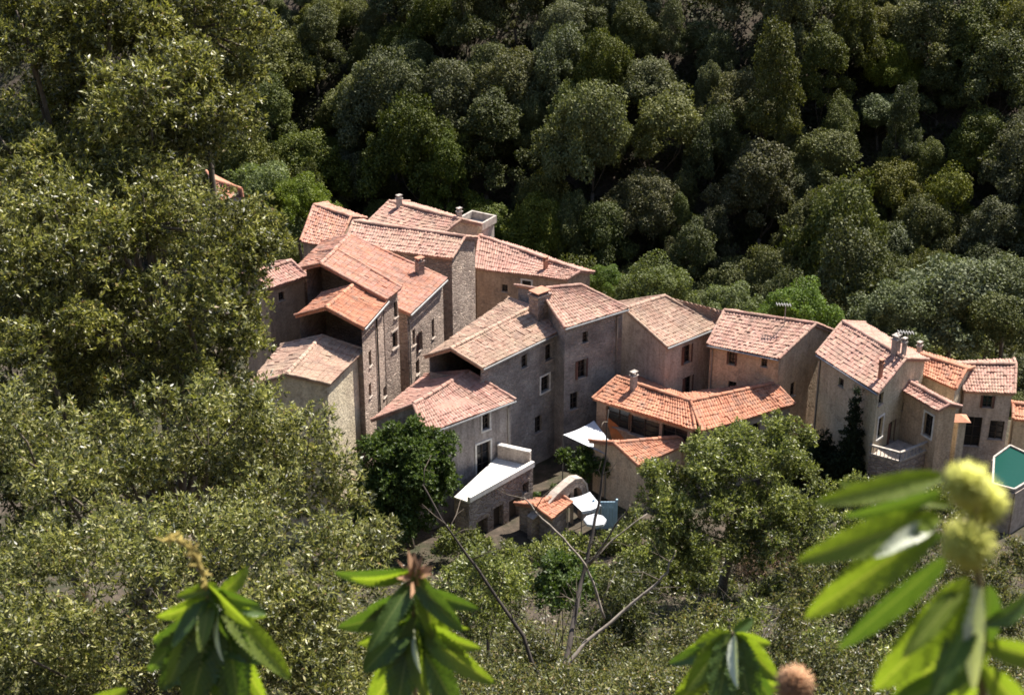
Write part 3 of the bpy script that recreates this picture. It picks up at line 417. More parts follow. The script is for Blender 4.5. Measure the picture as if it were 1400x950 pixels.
    'green770': [[1.57, 42.0, 17.43, 0.69], [1.04, 42.0, 17.1, 0.56], [2.16, 42.0, 17.1, 0.56], [1.59, 41.0, 17.36, 0.64], [1.4, 42.5, 17.54, 0.42]],
}

# ---------------------------------------------------------------- roofs and walls
def A(p): return np.array(p, float)
def roof_sheet(mb, e0, e1, r1, r0, seed, thick=.13):
    g = np.random.default_rng(seed); e0, e1, r1, r0 = map(A, (e0, e1, r1, r0))
    L = (np.linalg.norm(e1-e0) + np.linalg.norm(r1-r0))/2; D = (np.linalg.norm(r0-e0) + np.linalg.norm(r1-e1))/2
    cols = max(3, round(L/.17)); rows = max(2, round(D/.29))
    S = np.linspace(0, 1, cols*4 + 1); T = np.sort(np.concatenate([np.arange(rows)/rows, (np.arange(rows)+.96)/rows, [1.0]]))
    s, t_ = np.meshgrid(S, T)
    P = ((1-s)*(1-t_))[..., None]*e0 + (s*(1-t_))[..., None]*e1 + (s*t_)[..., None]*r1 + ((1-s)*t_)[..., None]*r0
    n = np.cross(e1-e0, r0-e0); n = n/np.linalg.norm(n); n = n if n[2] > 0 else -n
    ph = s*cols; cr = np.minimum(np.floor(t_*rows + 1e-6), rows-1); ci = np.minimum(np.floor(ph), cols-1).astype(int)
    J = g.normal(0, .014, (rows+1, cols+1)); fr = t_*rows - cr
    h = .05*np.abs(np.sin(math.pi*ph)) + .03*(1-fr) + J[cr.astype(int), ci]
    h = h + .04*np.sin(s*L*1.1 + seed)*np.sin(t_*D*1.3 + seed*2) - .09*np.sin(math.pi*s)*np.sin(math.pi*t_)   # old roofs sag
    P = P + h[..., None]*n
    ny, nx_ = s.shape; b = P.reshape(-1, 3); uv = np.stack([ph + seed*31, t_*rows + seed*17], -1).reshape(-1, 2)
    q = (np.arange(ny-1)[:, None]*nx_ + np.arange(nx_-1)[None]).ravel()
    F = [(i, i+1, i+nx_+1, i+nx_) for i in q]
    mb.add(b, F, [tuple(x) for x in uv])
    # edges and underside
    per = [j for j in range(nx_)] + [k*nx_ + nx_-1 for k in range(1, ny)] + [(ny-1)*nx_ + j for j in range(nx_-2, -1, -1)] + [k*nx_ for k in range(ny-2, 0, -1)]
    top = [b[j] for j in per]; n_ = len(per)
    flat = ((1-s)*(1-t_))[..., None]*e0 + (s*(1-t_))[..., None]*e1 + (s*t_)[..., None]*r1 + ((1-s)*t_)[..., None]*r0
    low = [flat.reshape(-1, 3)[j] - n*thick for j in per]
    mb.add(top + low, [(k, n_+k, n_+(k+1) % n_, (k+1) % n_) for k in range(n_)], [tuple(uv[j]) for j in per]*2)
    mb.add([e0-n*thick, e1-n*thick, r1-n*thick, r0-n*thick], [(3, 2, 1, 0)], [(0, 0), (1, 0), (1, 1), (0, 1)])
def tile_row(mb, a, b, r, seed, lift=.05):
    a, b = A(a), A(b); L = np.linalg.norm(b-a); k = max(2, round(L/.4)); d = (b-a)/L
    x = np.cross(d, (0, 0, 1.)); x /= np.linalg.norm(x); y = np.cross(x, d); g = random.Random(seed)
    for i in range(k):
        p = a + d*L*i/k; q = a + d*(L*(i+1)/k + .04); j = g.uniform(-.012, .012); vs = []
        for pt, rr in ((p, r*1.08), (q, r*.92)):
            for m_ in range(7):
                an = math.pi*m_/6; vs.append(pt + x*rr*math.cos(an) + y*(rr*math.sin(an) + lift + j))
        u = seed*13 + i + .5
        mb.add(vs, [(m_, m_+1, m_+8, m_+7) for m_ in range(6)] + [tuple(range(6, -1, -1)), tuple(range(7, 14))], [(u, u)]*14)
def wall_quad(mb, p0, p1, zb, z0, z1, holes=(), depth=.2):
    """vertical wall p0->p1 (outside on the right of p0->p1), base zb, top heights z0,z1, rectangular openings (u,z,w,h)"""
    p0, p1 = A(p0)[:2], A(p1)[:2]; L = np.linalg.norm(p1-p0); d = (p1-p0)/L; nrm = np.array((d[1], -d[0])); top = min(z0, z1)
    def P(u, z, dep=0): q = p0 + d*u - nrm*dep; return (q[0], q[1], z)
    H = []
    for (u, z, w, h) in holes:
        a, b_, c, e = max(.05, u-w/2), min(L-.05, u+w/2), max(zb+.05, z-h/2), min(top-.05, z+h/2)
        if b_ - a > .1 and e - c > .1: H.append((a, b_, c, e))
    us = sorted({0, L} | {x for h in H for x in h[:2]}); zs = sorted({zb, top} | {x for h in H for x in h[2:]})
    for i in range(len(us)-1):
        for j in range(len(zs)-1):
            um, zm = (us[i]+us[i+1])/2, (zs[j]+zs[j+1])/2
            if any(a < um < b_ and c < zm < e for a, b_, c, e in H): continue
            mb.add([P(us[i], zs[j]), P(us[i+1], zs[j]), P(us[i+1], zs[j+1]), P(us[i], zs[j+1])], [(0, 1, 2, 3)])
    if abs(z0-z1) > 1e-3:
        mb.add([P(0, top), P(L, top), P(L, z1) if z1 > z0 else P(0, z0)], [(0, 1, 2)])
    for a, b_, c, e in H:
        vs = [P(a, c), P(b_, c), P(b_, e), P(a, e)] + [P(a, c, depth), P(b_, c, depth), P(b_, e, depth), P(a, e, depth)]
        mb.add(vs, [(0, 4, 5, 1), (1, 5, 6, 2), (2, 6, 7, 3), (3, 7, 4, 0)])
    return P, H, math.atan2(d[1], d[0])
def add_window(root, P, hole, rz, style, depth=.2):
    a, b, c, e = hole; um, zm = (a+b)/2, (c+e)/2
    f = MB()
    if style in ('frame', 'lintel'):
        t = .10
        q = P(um, e + t/2, -.012); f.box(q, ((b-a)/2 + t, .03, t/2), rz)
        q = P(um, c - .05, -.02); f.box(q, ((b-a)/2 + t, .05, .05), rz)
        if style == 'frame':
            for uu in (a - t/2, b + t/2): f.box(P(uu, zm, -.01), (t/2, .03, (e-c)/2 - .001), rz)
        m = M['pale'] if style == 'lintel' else M['white']
    else:
        f.box(P(um, c - .03, -.02), ((b-a)/2 + .04, .05, .03), rz); m = M['pale']
    w = f.build('window' if (e-c) < 1.7 else 'door', m, root)
    g = MB(); d2 = depth - .03
    g.add([P(a, c, d2), P(b, c, d2), P(b, e, d2), P(a, e, d2)], [(0, 1, 2, 3)]); g.build('pane', M['glass'], w)
    s = MB()
    for uu in (a + .03, um, b - .03): s.box(P(uu, zm, d2 - .03), (.022, .02, (e-c)/2 - .003), rz)
    for k in (1, 2): s.box(P(um, c + (e-c)*k/3, d2 - .032), ((b-a)/2 - .003, .016, .016), rz)
    s.build('sash', M['darkwood'], w)
    if style == 'shut':
        for uu, sg in ((a, -1), (b, 1)):
            sh = MB(); hw = (b-a)/4; sh.box(P(uu + sg*hw*.4, zm, -.05), (hw*.45, .02, (e-c)/2), rz + sg*.5)
            sh.build('shutter', M['wood'], w)
def chimney(roof, x, y, z, w, h, kind):
    mm = {'white': M['dull'], 'stone': M['rubble2'], 'brick': M['brick']}[kind]
    rz = .75; b = MB(); b.box((x, y, z + h/2 - .25), (w/2, w*.38, h/2 + .25), rz); b.box((x, y, z + h + .03), (w/2 + .05, w*.38 + .05, .035), rz)
    c = b.build('chimney', mm, roof)
    p = MB(); ca, sa = math.cos(rz), math.sin(rz)
    for sx in (-1, 1):
        for sy in (-1, 1):
            ox, oy = sx*w*.36, sy*w*.26; p.box((x + ox*ca - oy*sa, y + ox*sa + oy*ca, z+h+.15), (.035, .035, .09), rz)
    p.box((x, y, z+h+.265), (w/2 + .03, w*.38 + .03, .025), rz)
    p.build('chimney_cap', M['brick'] if kind != 'white' else M['dull'], roof)
OVE, OVG = .22, .12
GUTTER = {'F': .62, 'H': .97, 'H2': .9, 'J': .95, 'K': .04, 'I': .96, 'M': .03, 'C2': .03}
OPEN_GABLE = {'F': 1.5, 'C': 1.7, 'H': .9}
EXTRA = {'J': [((12.13, 84.34, 7.0), (12.44, 84.6, 7.5), (12.46, 84.65, 7.9), (9.09, 86.06, 8.23))]}
def house(key, label, roofmat, wallmat, seed, base=None, wallname='house', cat='house', endmat=None, group='stone village houses'):
    (e0, e1, r1, r0, b0, b1), tan, wins = HOUSES[key]
    e0, e1, r1, r0, b0, b1 = map(A, (e0, e1, r1, r0, b0, b1))
    cx = (e0 + e1 + b0 + b1)/4; gz = min(ground_z(*q[:2]) for q in (e0, e1, b0, b1)) - .8 if base is None else base
    root = empty(wallname, (cx[0], cx[1], gz)); tag(root, label, cat, group)
    loc = A(root.location)
    if np.cross((e1-e0)[:2], (b0-e0)[:2]) < 0: pass
    al = (r1-r0)*A((1, 1, 0)); al /= np.linalg.norm(al)
    def mv(e, o, sg):
        v = (o-e)*A((1, 1, 0)); v /= np.linalg.norm(v); q = e + v*OVE + al*sg*OVG; q[2] = e[2] + OVE*tan - .1; return q
    f0, f1, k0, k1 = mv(e0, r0, 1), mv(e1, r1, -1), mv(b0, r0, 1), mv(b1, r1, -1)
    m0, m1 = r0 + al*OVG, r1 - al*OVG; m0[2] -= .1; m1[2] -= .1
    hol = {'front': [], 'end1f': [], 'end1b': []}; sty = {}
    for w in wins: hol[w[0]].append(w[1:5]); 
    mb = MB(); todo = []
    for nm, a, b in (('front', f0, f1), ('end1f', f1, m1), ('end1b', m1, k1), ('', k1, k0), ('gable0', k0, m0), ('gable1', m0, f0)):
        hs = hol.get(nm, []); za, zb_ = a[2], b[2]
        if nm in ('gable0', 'gable1') and key in OPEN_GABLE: za = zb_ = e0[2] - OPEN_GABLE[key]           # gable left open, the dark hollow added for its deep shade
        Pf, H, rz = wall_quad(mb, a, b, gz, za, zb_, hs)
        if nm in hol:
            st = [w[5] for w in wins if w[0] == nm]
            for hh, ss in zip(H, st): todo.append((Pf, hh, rz, ss))
    wl = mb.build('wall', wallmat, root)
    for q in todo: add_window(root, *q)
    rb = MB(); roof_sheet(rb, e0, e1, r1, r0, seed); roof_sheet(rb, b1, b0, r0, r1, seed + 100)
    for ex in EXTRA.get(key, []): roof_sheet(rb, *ex, seed + 200)
    rf = rb.build('roof', roofmat, root, True)
    if hasattr(rf.data, 'set_sharp_from_angle'): rf.data.set_sharp_from_angle(angle=R(35))
    cp = MB(); tile_row(cp, r0, r1, .12, seed, .03)
    for i, (a, b) in enumerate(((e0, r0), (e1, r1), (b0, r0), (b1, r1))): tile_row(cp, a, b, .085, seed*7 + i, .045)
    cp.build('ridge_tiles', roofmat, rf)
    if key in GUTTER:
        g_ = MB(); dn = A((0, 0, .07)); out = (e0 + e1 - r0 - r1)*A((1, 1, 0)); out /= np.linalg.norm(out)
        g_.tube([e0 - dn + out*.05, e1 - dn + out*.05], .055, 6); g_.build('gutter', M['iron'], root)
        d_ = MB(); s_ = GUTTER[key]; top = f0*(1-s_) + f1*s_ + out*.06; d_.tube([e0*(1-s_) + e1*s_ - dn + out*.05, top - A((0, 0, .35)), A((top[0], top[1], gz))], .045, 6); d_.build('drainpipe', M['deaddark'] if key == 'F' else M['iron'], root)
    for o in list(root.children): o.location = A(o.location) - loc       # parts are modelled in world metres under the base empty
    for (h, x, y, z, w, hh, kind) in CHIM:
        if h == key: chimney(rf, x, y, z, w, hh, kind)
    return root, rf, (f0, f1, k0, k1, gz)

# ---------------------------------------------------------------- the village
HL = {
 'B': ('tall tower house of the village with a blank sunlit stone side wall', 'mixed', 'rubble'),
 'C': ('tall stone house with a wide streaked terracotta roof below the tower house', 'terracotta', 'rubble'),
 'C2': ('rubble stone house with narrow windows tucked against the foot of the tower house', 'terracotta', 'rubble'),
 'F': ('stone house with a bright orange gabled roof and a dark shaded gable', 'orange', 'rubble'),
 'G': ('low house with a pale beige roof half hidden by the oak foliage', 'beige', 'cream'),
 'A': ('house with a dull pink roof at the far edge of the village beside the oak', 'terracotta', 'brown'),
 'L': ('small shed with a pink roof jutting out of the oak foliage', 'pink', 'brown'),
 'U': ('small house with an orange roof glimpsed alone behind the oak crown', 'orange', 'pale'),
 'D': ('house with the rearmost ridge and a white chimney, behind the tower house', 'mixed', 'ochre'),
 'E': ('long brown house with a pink roof and one white framed window beside the tower', 'pink', 'brown'),
 'H': ('three storey grey house with a lichen flecked roof and a dark stone chimney', 'beige', 'greystone'),
 'H2': ('grey house with a higher mottled roof adjoining the stone chimney', 'mixed', 'greystone'),
 'I': ('house with a broad pink roof and a glazed door onto the white terrace', 'pink', 'grey'),
 'J': ('house with a plain rose beige roof and two red shuttered windows one above the other', 'beige', 'pinkgrey'),
 'K': ('warm ochre house with a mottled roof and a grey gable, under the television aerial', 'mixed', 'ochre'),
 'M': ('olive rendered house with a steep mottled pink roof rising behind the dark cypress', 'mixed', 'olive'),
 'N': ('narrow stone lean-to house with a strip roof and a door above the balcony', 'pink', 'ochre'),
 'O': ('house with a sloping orange roof and a bare grey wall above the narrow lean-to', 'orange', 'cream'),
 'P': ('end house of the village with a striped tiled roof and a blue black doorway', 'mixed', 'pinkgrey'),
 'Q': ('small orange roofed outbuilding past the end house, cut by the frame edge', 'orange', 'cream'),
 'R1': ('low restaurant building with a bright orange roof and wide shaded openings', 'orange', 'brown'),
 'R2': ('low wing with an orange roof bending away from the restaurant behind a tree', 'orange', 'pale'),
 'R3': ('little porch building with a coarse red tiled roof below the restaurant', 'orange', 'ochre'),
 'T': ('tiny outbuilding with an orange tiled roof beside the ruined arch', 'orange', 'rubble2'),
}
for i, (k, (lab, rm, wm)) in enumerate(HL.items()):
    root, rf, walls = house(k, lab, M[rm], M[wm], i + 3)
# hipped corner of the rose beige roof of J, and a stone downpipe on F
def hip(parent, e, a, b, mat, seed):
    mb = MB(); roof_sheet(mb, e, A(a)*.98 + A(e)*.02, a, b, seed); return mb

# aerials
def aerial(x, y, z, h, label):
    r = empty('tv_aerial', (x, y, z)); tag(r, label, 'aerial')
    m = MB(); m.tube([(0, 0, 0), (0, 0, h)], .03, 6); m.build('mast', M['iron'], r)
    m = MB(); m.bar((-.55, .1, h-.05), (.3, -.05, h-.05), .05)
    for k in range(6): m.bar((-.5 + k*.15, .1 - k*.026 - .25, h-.05), (-.5 + k*.15, .1 - k*.026 + .25, h-.05), .025)
    m.build('crossbar', M['iron'], r)
aerial(15.75, 83.0, 7.75, 1.3, 'white television aerial standing on the mottled roof of the ochre house')
aerial(21.75, 78.6, 7.6, 1.7, 'thin grey television aerial beside the twin white chimneys')
# satellite dish on the grey facade
r = empty('satellite_dish', (2.92, 82.32, 3.9)); tag(r, 'white satellite dish fixed to the shaded facade of the grey house', 'satellite dish')
m = MB(); vs = []; fs = []
for j in range(4):
    for k in range(14):
        rr = .32*j/3; a = 2*math.pi*k/14; vs.append((rr*math.cos(a)*.75 - .05, -.35 - .12*(rr/.32)**2, rr*math.sin(a)))
for j in range(3):
    for k in range(14): fs.append((j*14+k, j*14+(k+1) % 14, (j+1)*14+(k+1) % 14, (j+1)*14+k))
m.add(vs, fs); m.build('dish', M['white'], r)
m = MB(); m.tube([(0, 0, 0), (-.05, -.35, 0)], .03, 6); m.tube([(-.05, -.35, -.2), (-.05, -.75, 0)], .015, 5); m.build('bracket', M['iron'], r)

# white terrace building in front of I
S1, S2, S3, S4 = (-3.03, 71.53), (-2.25, 71.0), (1.15, 74.82), (-.8, 75.88)
gz = -1.5
r = empty('terrace_building', (-1.2, 73.3, 0)); tag(r, 'rubble stone terrace block with dark arches and a sunlit white deck', 'terrace')
off = A((-1.2, 73.3, 0))
def lay(o, off=off): o.location = A(o.location) - off; return o
mb = MB(); todo = []
for a, b, hs in ((S1, S2, []), (S2, S3, [(1.0, .75, .9, 1.5), (2.3, .95, .8, 1.6), (3.6, .8, .9, 1.7), (4.5, 1.9, .5, .7)]), (S3, S4, []), (S4, S1, [])):
    Pf, H, rz = wall_quad(mb, a, b, gz, 2.9, 2.9, hs, .35)
    todo += [(Pf, h, rz) for h in H]
w = lay(mb.build('wall', M['rubble2'], r))
for Pf, h, rz in todo:
    a, b, c, e = h; um = (a+b)/2
    f = MB()
    n = 9
    for k in range(n):
        t0, t1 = math.pi*k/n, math.pi*(k+1)/n; ri, ro = (b-a)/2, (b-a)/2 + .14
        pts = [(um - q*math.cos(t), e - .02 + q*.55*math.sin(t)) for q, t in ((ri, t0), (ro, t0), (ro, t1), (ri, t1))]
        f.add([Pf(u, z, -.03) for u, z in pts] + [Pf(u, z, .05) for u, z in pts], [(0, 1, 2, 3), (7, 6, 5, 4), (0, 4, 5, 1), (1, 5, 6, 2), (2, 6, 7, 3), (3, 7, 4, 0)])
    f.add([Pf(um - (b-a)/2*math.cos(math.pi*k/n), e - .02 + (b-a)/2*.55*math.sin(math.pi*k/n), -.006) for k in range(n+1)], [tuple(range(n+1))])
    ar = f.build('arch', M['rubble'], w)
    g = MB(); g.add([Pf(a, c, .33), Pf(b, c, .33), Pf(b, e, .33), Pf(a, e, .33)], [(0, 1, 2, 3)]); g.build('shade_panel', M['darkwood'], w)  # dark board in place of the unlit depth behind the arch
mb = MB(); vs = [(*p, 2.9) for p in (S1, S2, S3, S4)] + [(*p, 3.0) for p in (S1, S2, S3, S4)]
mb.add(vs, [(3, 2, 1, 0), (4, 5, 6, 7), (0, 1, 5, 4), (1, 2, 6, 5), (2, 3, 7, 6), (3, 0, 4, 7)]); lay(mb.build('deck', M['white'], r))
mb = MB(); mb.bar((*S2, 3.15), (*S3, 3.15), .22, t=.3)
lay(mb.build('parapet', M['white'], r))
mb = MB(); mb.bar((1.0, 74.95, 3.4), (-.75, 75.75, 3.4), .2, t=.8); lay(mb.build('parapet', M['pinkgrey'], r))
mb = MB(); mb.bar((1.0, 74.95, 3.84), (-.75, 75.75, 3.84), .26, t=.08); lay(mb.build('coping', M['white'], r))

# ruined stone arch
r = empty('ruined_arch_wall', (2.6, 73.0, 0)); tag(r, 'ruined stone wall curving up to a rounded arch behind the tiny orange roof', 'ruin')
a0, d = A((.95, 71.45)), A((3.4, 3.1))/math.hypot(3.4, 3.1); nrm = A((d[1], -d[0]))
prof = [(0, -1), (0, 1.7), (.9, 2.05), (1.8, 2.55), (2.6, 2.85), (3.1, 2.95), (3.6, 2.8), (3.95, 2.35), (4.1, 1.7), (4.1, -1),
        (3.75, -1), (3.75, 1.6), (3.6, 2.15), (3.3, 2.45), (2.95, 2.45), (2.65, 2.15), (2.5, 1.6), (2.5, -1)]
def Q(u, z, o): p = a0 + d*u + nrm*o; return (p[0]-2.6, p[1]-73.0, z)
mb = MB(); n = len(prof); mb.add([Q(u, z, .2) for u, z in prof] + [Q(u, z, -.2) for u, z in prof],
    [tuple(range(n-1, -1, -1)), tuple(range(n, 2*n))] + [(k, (k+1) % n, n+(k+1) % n, n+k) for k in range(n)])
mb.build('wall', M['rubble'], r)
mb = MB()
for (u0, z0), (u1, z1) in zip(prof[1:9], prof[2:9]): mb.bar(Q(u0, z0+.04, 0), Q(u1, z1+.04, 0), .5, t=.09)
mb.build('coping', M['pale'], r)
# second pillar inside the arch
mb = MB(); mb.bar(Q(3.1, -1, .0), Q(3.1, 2.4, 0), .18); mb.build('pillar', M['pale'], r)

# canopies
def canopy(name, label, cat, P4, sag, mat, legs=True, valance=.18):
    P4 = [A(p) for p in P4]; c = sum(P4)/4; gz = float(ground_z(c[0], c[1])); r = empty(name, (c[0], c[1], gz)); tag(r, label, cat)
    o = A((c[0], c[1], gz)); P4 = [p - o for p in P4]; n = 8; vs = []
    for j in range(n+1):
        for i in range(n+1):
            s, t = i/n, j/n; p = (1-s)*(1-t)*P4[0] + s*(1-t)*P4[1] + s*t*P4[2] + (1-s)*t*P4[3]
            p = p - A((0, 0, sag*4*s*(1-s) + sag*.15*math.sin(9*s)*math.sin(5*t))); vs.append(p)
    fs = [(j*(n+1)+i, j*(n+1)+i+1, (j+1)*(n+1)+i+1, (j+1)*(n+1)+i) for j in range(n) for i in range(n)]
    m = MB(); m.add(vs, fs); m.add([v - A((0, 0, .03)) for v in vs], [tuple(reversed(f)) for f in fs])
    for i in range(n):
        a, b = vs[n*(n+1)+i], vs[n*(n+1)+i+1]; m.add([a, b, b - A((0, 0, valance)), a - A((0, 0, valance))], [(0, 1, 2, 3)])
        a, b = vs[i], vs[i+1]; m.add([a, b, b - A((0, 0, valance)), a - A((0, 0, valance))], [(0, 1, 2, 3)])
    m.build('canopy', mat, r, True)
    if legs:
        for p in P4: m = MB(); m.tube([(p[0], p[1], -.2), (p[0], p[1], p[2] - .02)], .03, 6); m.build('pole', M['iron'], r)
    return r
canopy('awning', 'large white awning spread over the restaurant terrace hedge', 'awning',
       [(2.89, 78.35, 3.05), (4.69, 79.76, 3.2), (5.43, 77.91, 2.95), (5.2, 76.4, 2.85)], .1, M['canvas'])
canopy('awning', 'small white awning stretched below the ruined arch', 'awning',
       [(3.0, 72.9, 2.1), (4.2, 73.6, 2.1), (4.75, 72.5, 1.9), (3.7, 71.9, 1.9)], .08, M['canvas'])
canopy('sunshade', 'orange sunshade hanging by the restaurant wall above the white awning', 'sunshade',
       [(5.37, 80.0, 3.3), (6.5, 79.6, 3.2), (6.55, 79.1, 2.2), (5.75, 78.7, 2.3)], .06, M['orangecloth'])
# parasol
r = empty('parasol', (4.35, 70.9, 0)); tag(r, 'pale blue white parasol standing in front of the small white awning', 'parasol')
m = MB(); ring = [(.6*math.cos(k*math.pi/4), .6*math.sin(k*math.pi/4), 2.0 - (.03 if k % 2 else 0)) for k in range(8)]
m.add([(0, 0, 2.35)] + ring + [(x, y, z - .14) for x, y, z in ring], [(0, 1+k, 1+(k+1) % 8) for k in range(8)] + [(1+k, 9+k, 9+(k+1) % 8, 1+(k+1) % 8) for k in range(8)])
m.build('canopy', M['canvas'], r)
m = MB(); m.tube([(0, 0, -.3), (0, 0, 2.4)], .025, 6); m.build('pole', M['iron'], r)
for k in range(8):
    m = MB(); x, y, z = ring[k]; m.bar((x*.97, y*.97, z-.03), (0, 0, 2.3), .02); m.build('rib', M['iron'], r)
# light blue gate beside it
r = empty('garden_gate', (5.0, 72.9, 0)); tag(r, 'light blue painted gate in the shade beside the white awnings', 'gate')
m = MB()
for k in range(7): m.box((-.5 + k*.165, 0, .95), (.076, .02, .95), 0)
m.build('board_panel', M['bluecloth'], r)
m = MB(); m.box((-.62, 0, .95), (.05, .05, 1.1)); m.box((.62, 0, .95), (.05, .05, 1.1)); m.box((0, .035, .4), (.56, .014, .05)); m.box((0, .035, 1.5), (.56, .014, .05)); m.build('gate_frame', M['bluecloth'], r)

# white framed flat terrace behind the tower house
r = empty('roof_terrace', (-2.35, 99.6, -2.45)); tag(r, 'small pale flat roof terrace behind the tower house', 'terrace', )
rz = -.55; m = MB(); m.box((0, 0, 4.6), (.85, .8, 5.6), rz); m.build('wall', M['dull'], r)
m = MB()
for s in (-1, 1):
    m.box((s*.93*math.cos(rz), s*.93*math.sin(rz), 10.45), (.07, .9, .25), rz); m.box((-s*.83*math.sin(rz), s*.83*math.cos(rz), 10.45), (.86, .07, .25), rz)
m.build('parapet', M['dull'], r)

# balcony terrace by M / N
B0, B1, B2 = A((19.63, 75.92)), A((21.09, 75.0)), A((22.93, 76.3)); B3 = A((21.6, 77.6))
r = empty('balcony', (21.2, 76.2, 0)); tag(r, 'stone balcony with a white rail in front of the narrow lean-to house', 'balcony')
off2 = A((21.2, 76.2, 0)); mb = MB(); todo = []
for a, b in ((B0, B1), (B1, B2), (B2, B3), (B3, B0)): wall_quad(mb, a, b, -1.5, 3.05, 3.05)
lay(mb.build('wall', M['rubble2'], r), off2)
mb = MB(); vs = [(*p, 3.05) for p in (B0, B1, B2, B3)] + [(*p, 3.13) for p in (B0, B1, B2, B3)]
mb.add(vs, [(3, 2, 1, 0), (4, 5, 6, 7), (0, 1, 5, 4), (1, 2, 6, 5), (2, 3, 7, 6), (3, 0, 4, 7)]); lay(mb.build('deck', M['pale'], r), off2)
mb = MB()
for a, b in ((B0, B1), (B1, B2)):
    mb.bar((*a, 3.72), (*b, 3.72), .14, t=.1); mb.bar((*a, 3.2), (*b, 3.2), .1, t=.08)
    for k in range(9): p = a + (b-a)*k/8; mb.bar((*p, 3.13), (*p, 3.72), .035)
lay(mb.build('railing', M['dull'], r), off2)
# pale pier with a tiled cap next to O
r = empty('gate_pier', (24.95, 77.9, 0)); tag(r, 'pale square pier with a small tiled cap between the lean-to and the end house', 'pier')
m = MB(); m.box((0, 0, 1.55), (.33, .28, 2.75), .6); m.build('shaft', M['cream'], r)
m = MB(); m.add([(-.5, -.45, 4.3), (.55, -.5, 4.3), (.55, .5, 4.3), (-.55, .5, 4.3), (0, 0, 4.6)], [(3, 2, 1, 0), (0, 1, 4), (1, 2, 4), (2, 3, 4), (3, 0, 4)]); m.build('cap', M['orange'], r)

# swimming pool
r = empty('swimming_pool', (27.3, 75.0, 2.75)); tag(r, 'dark green swimming pool with a white rim at the edge of the village', 'pool')
PP = [A(p) for p in ((26.62, 76.16), (25.74, 73.26), (26.73, 72.64), (29.6, 75.2), (27.9, 77.51))]
c0 = A((27.3, 75.0)); m = MB(); m.add([(*(p-c0), .0) for p in PP], [tuple(range(5))]); m.build('water', M['water'], r)
m = MB()
for k in range(5):
    a, b = PP[k]-c0, PP[(k+1) % 5]-c0; m.bar((*a, .02), (*b, .02), .11, t=.16 + .004*k)
m.build('rim', M['dull'], r)
m = MB()
for k in range(5): m.bar((*(PP[k]-c0), -1.7), (*(PP[(k+1) % 5]-c0), -1.7), .2, t=3.1)
m.build('wall', M['pale'], r)

# pots on the terrace edge
for k_, (x_, y_, lab) in enumerate([(1.35, 75.2, 'small clay pot with a shrub on the ground past the end of the white terrace'), (1.75, 74.2, 'second small clay pot with a shrub, between the terrace and the ruined arch'), (2.35, 75.9, 'small clay pot with a shrub nearest the large white awning')]):
    r = empty('flower_pot', (x_, y_, float(ground_z(x_, y_)))); tag(r, lab, 'flower pot', 'clay pots in the courtyard')
    m = MB(); m.tube([(0, 0, 0), (0, 0, .38), (0, 0, .4), (0, 0, .46)], [.16, .24, .27, .27], 12); m.build('pot', M['brick'], r, True)
    g_ = np.random.default_rng(k_); n_ = 160; d_ = g_.normal(size=(n_, 3)); d_ /= np.linalg.norm(d_, axis=1)[:, None]; q_ = d_*.3*(.6 + .4*g_.random((n_, 1))) + A((0, 0, .75)); s_ = np.cross(d_, g_.normal(size=(n_, 3))); u_ = np.cross(d_, s_)
    V_ = np.stack([q_ - s_*.05, q_ + u_*.03, q_ + s_*.06, q_ - u_*.03], 1).reshape(-1, 3); link('foliage', np_mesh('foliage', V_, np.arange(n_*4).reshape(n_, 4)), M['lush'], r)
# pale post standing behind the restaurant roof
r = empty('white_post', (9.3, 82.4, 0)); tag(r, 'short white post in front of the lower red shuttered window', 'post')
m = MB(); m.box((0, 0, 2.3), (.12, .1, 2.6), .7); m.build('shaft', M['white'], r)
m = MB(); m.box((0, 0, 4.93), (.17, .15, .03), .7); m.build('cap', M['white'], r)

# ---------------------------------------------------------------- vegetation
def unit(v): return v/np.maximum(np.linalg.norm(v, axis=-1, keepdims=True), 1e-9)
def leaves(C, Ax, N, L, W):
    """one folded four-cornered leaf per row: C base, Ax axis, N normal, L length, W width"""
    Ax = unit(Ax); N = unit(N - (N*Ax).sum(-1, keepdims=True)*Ax); Sd = np.cross(Ax, N)
    L = L[:, None]; W = W[:, None]; mid = C + Ax*L*.45 + N*W*.18
    V = np.stack([C, mid + Sd*W*.5 - N*W*.18, C + Ax*L - N*L*.08, mid - Sd*W*.5 - N*W*.18], 1).reshape(-1, 3)
    return V
def quads(n): return np.arange(n*4).reshape(n, 4)
def sphere_dirs(n, g): return unit(g.normal(size=(n, 3)))
def lobed(d, g, k=5, amp=.16):
    f = np.ones(len(d)); 
    for _ in range(k):
        ax = unit(g.normal(size=3)); f += amp*np.sin(d@ax*g.uniform(3, 8) + g.uniform(0, 6))
    return f
